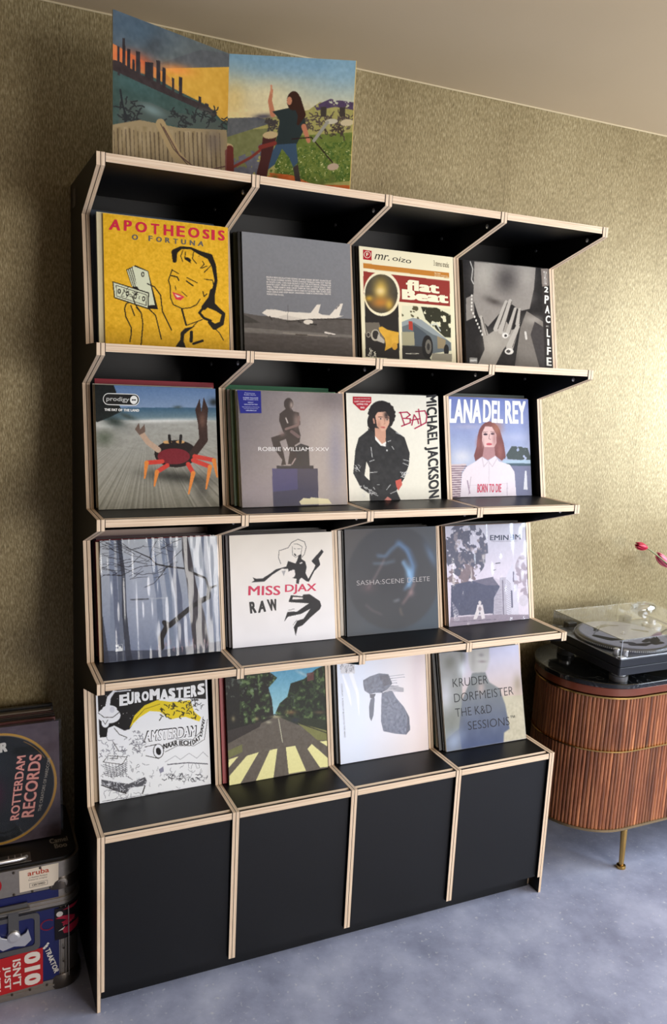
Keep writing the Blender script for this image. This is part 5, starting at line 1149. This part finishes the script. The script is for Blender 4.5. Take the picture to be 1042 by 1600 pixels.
# tonearm
mb = MB(); mb.lathe([(.036, ft), (.036, ft + .010), (.030, ft + .014), (.014, ft + .016), (.013, ft + .032)], 28, (.395, .255, 0)); mb.build('tonearm_base', M_STEEL, tt, smooth=True)
mb = MB(); mb.tube([(.395, .318, ft + .036), (.395, .255, ft + .036), (.392, .17, ft + .036), (.382, .12, ft + .036), (.385, .08, ft + .034), (.372, .045, ft + .030)], .0045, 10); mb.lathe([(.013, 0), (.014, .004), (.014, .022), (.012, .026)], 20, (.395, .292, ft + .036), axis='y')
mb.box(.362, .378, .020, .046, ft + .024, ft + .033); mb.build('tonearm', M_STEEL, tt, smooth=True)
mb = MB(); mb.box(.415, .43, .05, .17, ft, ft + .003); mb.box(.412, .433, .10, .112, ft + .003, ft + .010); mb.build('pitch_slider', M_STEEL, tt, bevel=.0006)
# clear dust cover, hinged at the back
M_DUST = film_mat('smoked_acrylic', (.90, .905, .915, 1), (1, 1, 1, 1), .03, .04)
cz0, cz1, tk = ft + .004, ft + .070, .003
mb = MB()
mb.box(.002, TW - .002, .002, TD - .002, cz1 - tk, cz1)
mb.box(.002, TW - .002, .002, .002 + tk, cz0, cz1 - tk); mb.box(.002, TW - .002, TD - .002 - tk, TD - .002, cz0, cz1 - tk)
mb.box(.002, .002 + tk, .002 + tk, TD - .002 - tk, cz0, cz1 - tk); mb.box(TW - .002 - tk, TW - .002, .002 + tk, TD - .002 - tk, cz0, cz1 - tk)
mb.build('dust_cover', M_DUST, tt, bevel=.0008)
mb = MB(); mb.tube([(.001, TD - .002, cz1), (.001, .001, cz1), (TW - .001, .001, cz1)], .0009, 6); mb.build('cover_edge', flat('polished_edge', (40, 42, 46), rough=.15), tt)
mb = MB(); mb.tube([(.002, .002, cz0), (.002, .002, cz1)], .0012, 6); mb.tube([(.004, .001, cz0), (TW - .002, .001, cz0)], .0012, 6); mb.build('cover_lip', flat('bright_edge', (196, 204, 220), rough=.1), tt)
mb = MB(); mb.lathe([(.058, 0), (.055, .008), (.044, .016), (.026, .021), (.006, .023)], 32)
o = mb.build('cover_bulge', film_mat('clear_acrylic', (.84, .85, .86, 1), (1, 1, 1, 1), .03, .16), tt, smooth=True); o.location = (.375, .285, cz1 - .0005); o.scale = (1, .62, 1)
for hx in (.09, .36):
    mb = MB(); mb.box(hx - .02, hx + .02, TD - .012, TD + .016, .045, cz0 + .012); mb.build('hinge', M_BLACK, tt, bevel=.002)

# ---------------------------------------------------------------- tulips in a vase on the sideboard
vase = empty('glass_vase', (2.36, .25, .7022)); tag(vase, 'clear glass vase of tulips on the marble top beyond the turntable', 'vase')
mb = MB(); mb.lathe([(.036, 0), (.045, .01), (.05, .08), (.042, .16), (.034, .20), (.040, .235)], 28)
M_VASE = film_mat('vase_glass', (.95, .97, .96, 1), (1, 1, 1, 1), .02, .06)
o = mb.build('body', M_VASE, vase, smooth=True)
bm_ = bmesh.new(); bm_.from_mesh(o.data); bm_.faces.ensure_lookup_table()
bmesh.ops.delete(bm_, geom=[f for f in bm_.faces if len(f.verts) > 4 and f.calc_center_median().z > .2], context='FACES'); bm_.to_mesh(o.data); bm_.free()
M_STEM = flat('tulip_stem', (122, 128, 84), rough=.5)
def tulip(head, tip, col, label, r, vase_pt, leaf=False):
    """head: base of the flower, tip: where the petals end"""
    h, t = Vector(head), Vector(tip)
    root = empty('tulip', h); tag(root, label, 'flower')
    ax = (t - h); L = ax.length; ax.normalize()
    u = ax.orthogonal().normalized(); w = ax.cross(u)
    pm = flat('petal_%d_%d_%d' % col, col, rough=.45, var=.2, scale=60)
    for k in range(6):
        mb = MB(); a0 = k * math.pi / 3; rr = r * (1.0 if k % 2 else .86)
        v = []; ns, nt_ = 8, 5
        for b in range(ns + 1):
            q = b / ns; prof = math.sin(math.pi * min(1, q * .80 + .07)) ** .7; wd = .62 * math.sin(math.pi * (q * .88 + .10)) ** .6
            for c_ in range(nt_):
                a = a0 + (c_ / (nt_ - 1) - .5) * 2 * wd
                rad = rr * prof * (1 - .08 * abs(c_ - 2) / 2)
                v.append(tuple(ax * (L * q) + (u * math.cos(a) + w * math.sin(a)) * rad))
        f = [(b * nt_ + c_, b * nt_ + c_ + 1, (b + 1) * nt_ + c_ + 1, (b + 1) * nt_ + c_) for b in range(ns) for c_ in range(nt_ - 1)]
        mb.add(v, f); o = mb.build('petal', pm, root, smooth=True)
        s = o.modifiers.new('thick', 'SOLIDIFY'); s.thickness = .0012
    vp = Vector(vase_pt); mid = (h + vp) / 2 - ax * .03 + Vector((0, 0, .03))
    pts = []
    for k in range(11):
        q = k / 10; pts.append((h * (1 - q) ** 2 + mid * 2 * q * (1 - q) + vp * q * q) - h)
    mb = MB(); mb.tube(pts, .0028, 8); mb.build('stem', M_STEM, root, smooth=True)
tulip((2.088, .33, 1.078), (2.030, .33, 1.094), (186, 26, 62), 'deep red tulip leaning left above the turntable', .0165, (2.352, .25, .84))
tulip((2.225, .34, .995), (2.150, .335, 1.050), (222, 110, 136), 'pink tulip drooping below the deep red tulip', .020, (2.358, .26, .84))
tulip((2.42, .30, 1.10), (2.44, .32, 1.16), (214, 90, 120), 'pink tulip standing upright in the vase', .019, (2.362, .245, .84))

# ---------------------------------------------------------------- flight case on the floor, left of the shelf
CX0, CX1, CY0, CY1, CR = -.62, -.0235, .128, .428, .052
case = empty('flight_case', ((CX0 + CX1) / 2, (CY0 + CY1) / 2, 0))
tag(case, 'blue flight case with aluminium edges covered in stickers left of the shelf', 'flight case')
cxm, cym = (CX0 + CX1) / 2, (CY0 + CY1) / 2
def cs(mb, name, mt, smooth=False, bevel=0, parent=None, off=(0, 0, 0)):
    for k, v in enumerate(mb.v): mb.v[k] = (v[0] - cxm, v[1] - cym, v[2])
    return mb.build(name, mt, parent or case, smooth, bevel)
def crr(off, n=8): return rrect(CX0 - off, CX1 + off, CY0 - off, CY1 + off, CR + off, n)
mb = MB(); mb.prism(crr(-.002), .004, .250); cs(mb, 'base_shell', M_ALU, True)
mb = MB(); mb.prism(crr(-.002), .2505, .378); cs(mb, 'lid', M_ALU, True)
mb = MB(); mb.prism(crr(-.006), .378, .386); cs(mb, 'lid_top_panel', flat('black_case_panel', (26, 26, 28), rough=.35), True)
M_BLUE = flat('dark_blue_laminate', (24, 32, 92), rough=.38)
xp = CX1 - CR - .004
mb = MB(); mb.box(CX0 + CR, xp, CY0 - .0012, CY0 + .004, .034, .247); cs(mb, 'blue_panel', M_BLUE)
mb = MB(); mb.box(CX0 + CR, xp, CY0 - .0012, CY0 + .004, .276, .303); cs(mb, 'blue_panel', M_BLUE)
def band(z0, z1, o1=.0022, ridge=True):
    mb = MB(); mb.ring(crr(o1), crr(-.004), z0, z1)
    if ridge: mb.ring(crr(o1 + .0016), crr(-.003), z0 + (z1 - z0) * .35, z0 + (z1 - z0) * .55)
    return cs(mb, 'aluminium_band', M_ALU, True)
band(0.002, .033); band(.2515, .272); band(.305, .379, .0018, False)
mb = MB(); mb.ring(crr(.003), crr(-.004), .2465, .2510); cs(mb, 'seam_gasket', flat('dark_seam', (30, 28, 26), rough=.6), True)
# corner extrusion ridges
mb = MB()
for xx in (xp + .004, xp + .016, xp + .024): mb.box(xx, xx + .0022, CY0 - .0020, CY0 + .002, .034, .246)
cs(mb, 'corner_ridge', M_ALU, False, .0004)
riv = MB(); riv.lathe([(.0034, 0), (.003, -.0012), (.001, -.0018)], 10, axis='y')
riv_me = None
for (rx, rz) in ((-.068, .082), (-.068, .122), (-.20, .018), (-.155, .020), (-.112, .022), (-.060, .288), (-.19, .372), (-.125, .372), (-.19, .309), (-.145, .309), (-.10, .309), (-.26, .018), (-.32, .018)):
    if riv_me is None: o = riv.build('rivet', flat('rivet_metal', (92, 84, 76), rough=.35, metal=.8), case, smooth=True); riv_me = o.data
    else: o = bpy.data.objects.new('rivet', riv_me); COL.objects.link(o); o.parent = case
    o.location = (rx - cxm, CY0 - .0036 - cym, rz)
# ball corners
def ball_corner(cx, cz, r, zs, up):
    mb = MB(); prof = []
    n = 8
    for k in range(n + 1):
        a = math.pi / 2 * k / n
        prof.append((CR * .0 + r * math.cos(a), r * math.sin(a) * zs * (1 if up else -1)))
    if not up: prof = prof[::-1]
    prof[-1 if up else 0] = (.002, prof[-1 if up else 0][1])
    mb.lathe(prof, 28, (cx, CY0 + CR, cz))
    return cs(mb, 'ball_corner', flat('worn_steel_corner', (104, 96, 88), rough=.3, metal=.9), True)
ball_corner(CX1 - CR, .300, CR + .0065, 1.45, True)
mb = MB(); mb.lathe([(CR + .0045, .001), (CR + .007, .012), (CR + .006, .034), (CR + .003, .042)], 28, (CX1 - CR, CY0 + CR, 0)); cs(mb, 'ball_corner', flat('worn_steel_corner', (104, 96, 88)), True)
mb = MB(); mb.lathe([(.014, 0), (.0135, -.0015), (.012, -.002)], 20, (-.070, CY0 - .002, .315), axis='y'); cs(mb, 'corner_washer', M_ALU, True)
# butterfly latch in its dish
mb = MB(); o_ = rrect(-.265, -.128, .135, .245, .014); i_ = rrect(-.252, -.141, .150, .232, .010)
n = len(o_)
v = [(a, CY0 - .0040, b) for a, b in o_] + [(a, CY0 - .0040, b) for a, b in i_] + [(a, CY0 - .0012, b) for a, b in o_] + [(a, CY0 - .0008, b) for a, b in i_]
mb.add(v, [(k, (k + 1) % n, (k + 1) % n + n, k + n) for k in range(n)] + [(k + n, (k + 1) % n + n, (k + 1) % n + 3 * n, k + 3 * n) for k in range(n)] + [((k + 1) % n, k, k + 2 * n, (k + 1) % n + 2 * n) for k in range(n)] + [tuple(range(3 * n, 4 * n))])
M_ZINC = flat('zinc_plate', (128, 126, 122), rough=.32, metal=.85)
dish = cs(mb, 'latch_dish', M_ZINC)
mb = MB(); mb.box(-.206, -.180, CY0 - .0085, CY0 - .0045, .198, .262); mb.box(-.235, -.158, CY0 - .009, CY0 - .003, .262, .283); mb.tube([(-.240, CY0 - .010, .266), (-.152, CY0 - .010, .266)], .0045, 10)
cs(mb, 'latch_hasp', M_ZINC, False, .0008)
mb = MB(); mb.lathe([(.017, 0), (.016, -.008), (.010, -.010)], 20, (-.193, CY0 - .004, .192), axis='y')
wing = [(-.193, .182), (-.163, .196), (-.158, .206), (-.150, .172), (-.166, .158), (-.193, .164), (-.220, .158), (-.236, .172), (-.228, .206), (-.223, .196)]
m2 = MB(); m2.prism(wing[::-1], CY0 - .0095, CY0 - .0055, axis='y'); mb.add(m2.v, m2.f)
cs(mb, 'latch_wing', M_STEEL, False, .0006)
# carrying handle lying on the lid's front edge
mb = MB(); mb.box(-.36, -.145, CY0 + .012, CY0 + .055, .3862, .3885); cs(mb, 'handle_plate', M_ZINC, False, .001)
mb = MB(); mb.tube([(-.345, CY0 + .034, .389), (-.34, CY0 + .014, .398), (-.330, CY0 + .010, .400), (-.175, CY0 + .010, .400), (-.162, CY0 + .016, .398), (-.156, CY0 + .034, .389)], .0048, 10); cs(mb, 'handle', M_STEEL, True)
mb = MB()
for q in range(3): mb.tube([(-.20 + q * .016, CY0 + .03 + .010 * math.cos(t), .393 + .005 * math.sin(t)) if True else 0 for t in [x * .6 for x in range(11)]], .0012, 6)
cs(mb, 'handle_spring', M_STEEL, True)
# stickers
def cshape(name, polys, rgb, dep, parent=case, rough=.35):
    m_ = MB()
    for q in polys:
        n = len(q); ar = sum(q[i][0] * q[(i + 1) % n][1] - q[(i + 1) % n][0] * q[i][1] for i in range(n))
        if ar < 0: q = q[::-1]
        m_.add([(a - cxm, CY0 - dep - cym, b) for a, b in q], [tuple(range(n))])
    return m_.build(name, inkmat(rgb, rough), parent)
def ctext(name, items, rgb, dep, parent):
    its = [(t, (a[0] - cxm, a[1]), (b[0] - cxm, b[1]), (c_[0] - cxm, c_[1])) + tuple(r) for t, a, b, c_, *r in items]
    return letters(name, its, inkmat(rgb), parent, CY0 - dep - cym)
st = cshape('white_sticker', [[(-.176, .312), (-.080, .314), (-.079, .376), (-.177, .374)]], (236, 224, 206), .0028)
ctext('sticker_lettering', [('aruba', (-.156, .355), (-.103, .355), (-.156, .369), .01)], (190, 74, 50), .0031, st)
ctext('small_lettering', [('a Hewlett Packard', (-.152, .347), (-.108, .347), (-.152, .3515)), ('Enterprise company', (-.154, .3395), (-.108, .3395), (-.154, .3445)), ('CERTIFIED', (-.146, .3235), (-.113, .3235), (-.146, .3295), .02)], (84, 76, 72), .0031, st)
def frame(x0, x1, z0, z1, w): return [[(x0, z0), (x1, z0), (x1, z0 + w), (x0, z0 + w)], [(x0, z1 - w), (x1, z1 - w), (x1, z1), (x0, z1)], [(x0, z0), (x0 + w, z0), (x0 + w, z1), (x0, z1)], [(x1 - w, z0), (x1, z0), (x1, z1), (x1 - w, z1)]]
cshape('sticker_outline', frame(-.152, -.107, .320, .333, .0008), (84, 76, 72), .0031, st)
cshape('red_round_sticker', [[(-.245 + .026 * math.cos(t * .2618), .343 + .026 * math.sin(t * .2618)) for t in range(24)]], (168, 30, 40), .0028)
st = cshape('red_sticker', [[(-.30, .021), (-.122, .029), (-.121, .137), (-.30, .128)]], (184, 40, 44), .0026)
def spin(txt, x0, x1, z_top, z_bot, bold=.03): return (txt, (x0, z_top), (x0, z_bot), (x1, z_top), bold)     # reads downwards, tops to the right
ctext('sticker_lettering', [spin('010', -.168, -.128, .131, .033, .05), spin("ISN'T", -.197, -.176, .120, .040, .02), spin('JUST', -.222, -.202, .106, .036, .02), spin('A CITY', -.247, -.227, .104, .036, .02)], (238, 228, 220), .0030, st)
ctext('name_lettering', [('TRAKTOR', (-.1165, .128), (-.0925, .050), (-.1035, .132), .03)], (226, 222, 214), .0028, bpy.data.objects[st.name])
cshape('plus_mark', [[(-.117, .139), (-.112, .144), (-.107, .139), (-.112, .134)], [(-.112, .145), (-.108, .149), (-.104, .145), (-.108, .141)], [(-.122, .134), (-.117, .139), (-.113, .133), (-.118, .130)]], (222, 220, 214), .0028, bpy.data.objects[st.name])
# red ring sticker and flame sticker wrapped round the corner
ro = [(-.108 + .019 * math.cos(math.radians(a)), .200 + .0165 * math.sin(math.radians(a))) for a in range(40, 331, 15)]; ri = [(-.108 + .0155 * math.cos(math.radians(a)), .200 + .013 * math.sin(math.radians(a))) for a in range(40, 331, 15)]
cshape('red_ring_mark', [[ro[k], ro[k + 1], ri[k + 1], ri[k]] for k in range(len(ro) - 1)], (122, 34, 60), .0022)
def wrapx(s):
    """distance along the front then round the rounded corner -> point on the case just outside its skin"""
    lim = CX1 - CR; off = .0042
    if s <= lim: return (s, CY0 - off)
    a = (s - lim) / CR - math.pi / 2
    return (lim + (CR + off) * math.cos(a), CY0 + CR + (CR + off) * math.sin(a))
def wrap_patch(name, polys, rgb, parent=None, extra=0.0):
    m_ = MB()
    for pts in polys:
        # cut the outline into vertical strips so that it bends
        xs = sorted(set([p[0] for p in pts])); lo, hi = xs[0], xs[-1]; n = 12
        cuts = [lo + (hi - lo) * k / n for k in range(n + 1)]
        def span(x):
            zs = []
            for i in range(len(pts)):
                (xa, za), (xb, zb) = pts[i], pts[(i + 1) % len(pts)]
                if (xa <= x <= xb or xb <= x <= xa) and xa != xb: zs.append(za + (zb - za) * (x - xa) / (xb - xa))
            return (min(zs), max(zs)) if zs else None
        sp = [(x, span(min(hi - 1e-6, max(lo + 1e-6, x)))) for x in cuts]
        for (x0, s0), (x1, s1) in zip(sp, sp[1:]):
            if not s0 or not s1: continue
            p0, p1 = wrapx(x0), wrapx(x1)
            def O(p): 
                if extra == 0: return p
                cx_, cy_ = CX1 - CR, CY0 + CR
                if p[0] <= cx_: return (p[0], p[1] - extra)
                d = Vector((p[0] - cx_, p[1] - cy_)); d = d * (1 + extra / d.length); return (cx_ + d.x, cy_ + d.y)
            p0, p1 = O(p0), O(p1)
            m_.add([(p0[0] - cxm, p0[1] - cym, s0[0]), (p1[0] - cxm, p1[1] - cym, s1[0]), (p1[0] - cxm, p1[1] - cym, s1[1]), (p0[0] - cxm, p0[1] - cym, s0[1])], [(0, 1, 2, 3)])
    return m_.build(name, inkmat(rgb), parent or case)
fs = wrap_patch('flame_sticker', [[(-.090, .150), (-.01, .150), (-.01, .243), (-.090, .243)]], (34, 30, 34))
wrap_patch('flame_print', [[(-.088, .214), (-.075, .220), (-.055, .216), (-.035, .205), (-.05, .198), (-.07, .210)], [(-.070, .236), (-.05, .242), (-.02, .241), (-.04, .232)], [(-.072, .180), (-.05, .186), (-.02, .188), (-.02, .170), (-.05, .162), (-.068, .166)], [(-.074, .200), (-.05, .208), (-.035, .200), (-.06, .188)]], (176, 40, 66), fs, .0004)
wrap_patch('flame_disc', [[(-.078 + .0085 * math.cos(a * .52), .226 + .008 * math.sin(a * .52)) for a in range(12)], [(-.082, .176), (-.072, .182), (-.064, .186), (-.070, .178)]], (222, 218, 214), fs, .0005)
letters('flame_lettering', [('R.C.H.C.', (-.068 - cxm, .188), (-.038 - cxm, .206), (-.070 - cxm, .194), .01)], inkmat((196, 60, 80)), fs, CY0 - .0052 - cym)
# lettering on the lid top
mb = MB()
for t_, a_, b_, c_ in (('Camel', (-.092, .205), (-.045, .205), (-.093, .228)), ('Boo', (-.082, .178), (-.050, .178), (-.083, .200))):
    v, f = text_mesh(t_, .02); A0 = np.array(a_); q = A0 + v[:, :1] * (np.array(b_) - A0) + v[:, 1:2] * (np.array(c_) - A0)
    mb.add([(x - cxm, y - cym, .3866 + d_) for (x, y), d_ in zip(q, v[:, 2])], f)
mb.build('lid_lettering', inkmat((150, 144, 136)), case)

# ---------------------------------------------------------------- records standing on the case
LSZ = .3890
lean = math.radians(6.5)
A = Art(200, [(0, 0), (100, 0), (100, 100), (0, 100)], (84, 74, 84), seed=51)
A.grain(30, 8); A.ell(50, 52, 47.5, 47.5, (176, 136, 60)); A.ell(50, 52, 45.6, 45.6, (104, 96, 92)); A.ell(50, 52, 45, 45, (30, 34, 38)); A.grain(8, 5, A.em(50, 52, 45, 45)); A.line(ellpts(50, 52, 43.5, 43.5, 30, -60, -30), .5, (150, 112, 60)); A.blob(30, 30, 20, 16, (40, 54, 68), .8); A.blob(46, 56, 8, 12, (84, 26, 56), .8); A.ell(50, 50, .8, .8, (10, 10, 10))
mb = MB(); LW = .318; mb.box(0, LW, 0, .005, 0, .322)
o = mb.build('record_sleeve', flat('card_48_40_44', (48, 40, 44), rough=.45)); o.location = (-.060 - LW, .236, LSZ + .0006); o.rotation_euler = (-lean, 0, 0)
tag(o, 'dark sleeve with gold-ringed disc and pink upright lettering standing on the flight case', 'record sleeve')
A.mesh('cover_print', LW, .322, o)
def lp(u, v): return (u * LW / 100, v * .322 / 100)
def up(txt, x0, x1, z0, z1, b=.03): return (txt, lp(x1, z0), lp(x1 + (x1 - x0) * .25, z1), lp(x0, z0), b)     # reads upwards, tops to the left
for nm, rgb_, gr, dp in (('label_shadow', (92, 30, 42), .05, -.0006), ('label_lettering', (216, 152, 142), .015, -.0009)):
    letters(nm, [('ROTTERDAM', lp(66, 20), lp(73, 74), lp(59, 20), gr), ('RECORDS', lp(78, 20), lp(86, 73), lp(68, 21), gr)], inkmat(rgb_), o, dp)
letters('small_lettering', [('THE CREATORS OF HARDCORE', lp(84, 24), lp(93, 69), lp(81.5, 24))], inkmat((170, 164, 156)), o, -.0008)
letters('initial_lettering', [('R', lp(52.5, 79), lp(58.5, 79.5), lp(53, 87), .05), ('STER', lp(28, 77), lp(49, 78.5), lp(28.5, 85), .05)], inkmat((200, 198, 194)), o, -.0008)
rng = np.random.RandomState(5); n = 40
v = []; gx = rng.rand(14, 14)
for b in range(n + 1):
    for a in range(n + 1):
        u, w = a / n, b / n; p, q = u * 11, w * 11; i, j = int(p), int(q); fp, fq = p - i, q - j
        g = (gx[j, i] * (1 - fp) + gx[j, i + 1] * fp) * (1 - fq) + (gx[j + 1, i] * (1 - fp) + gx[j + 1, i + 1] * fp) * fq
        v.append((-.004 + u * (LW + .010), -.0016 - .003 * g, w * .328))
link_mesh('plastic_wrap', v, [(b * (n + 1) + a, b * (n + 1) + a + 1, (b + 1) * (n + 1) + a + 1, (b + 1) * (n + 1) + a) for b in range(n) for a in range(n)], M_PLASTIC, o, None, True)
yy = .236 + .0062
for k, (rgb, ex) in enumerate((((86, 40, 44), .004), ((70, 34, 38), .006), ((60, 40, 40), .004), ((96, 54, 52), .008), ((52, 40, 38), .006), ((40, 34, 34), .008), ((64, 50, 46), .009), ((80, 44, 42), .010), ((112, 100, 88), .013), ((96, 88, 78), .012), ((30, 28, 28), .012), ((22, 22, 24), .016), ((20, 20, 22), .014))):
    t = .0085
    o = plain_sleeve(.3125, t, round(.3135 + ex, 4), rgb); o.rotation_euler = (-lean, 0, 0)
    o.location = (-.063 - .3125 - rs.uniform(0, .012), yy, LSZ - .0022 + t * math.sin(lean)); yy += t / math.cos(lean) + .0006
    tag(o, '%s sleeve, %s one back from the gold-ringed disc sleeve' % (hue(rgb), ORD[k]), 'record sleeve', 'sleeves standing behind the gold-ringed disc sleeve')
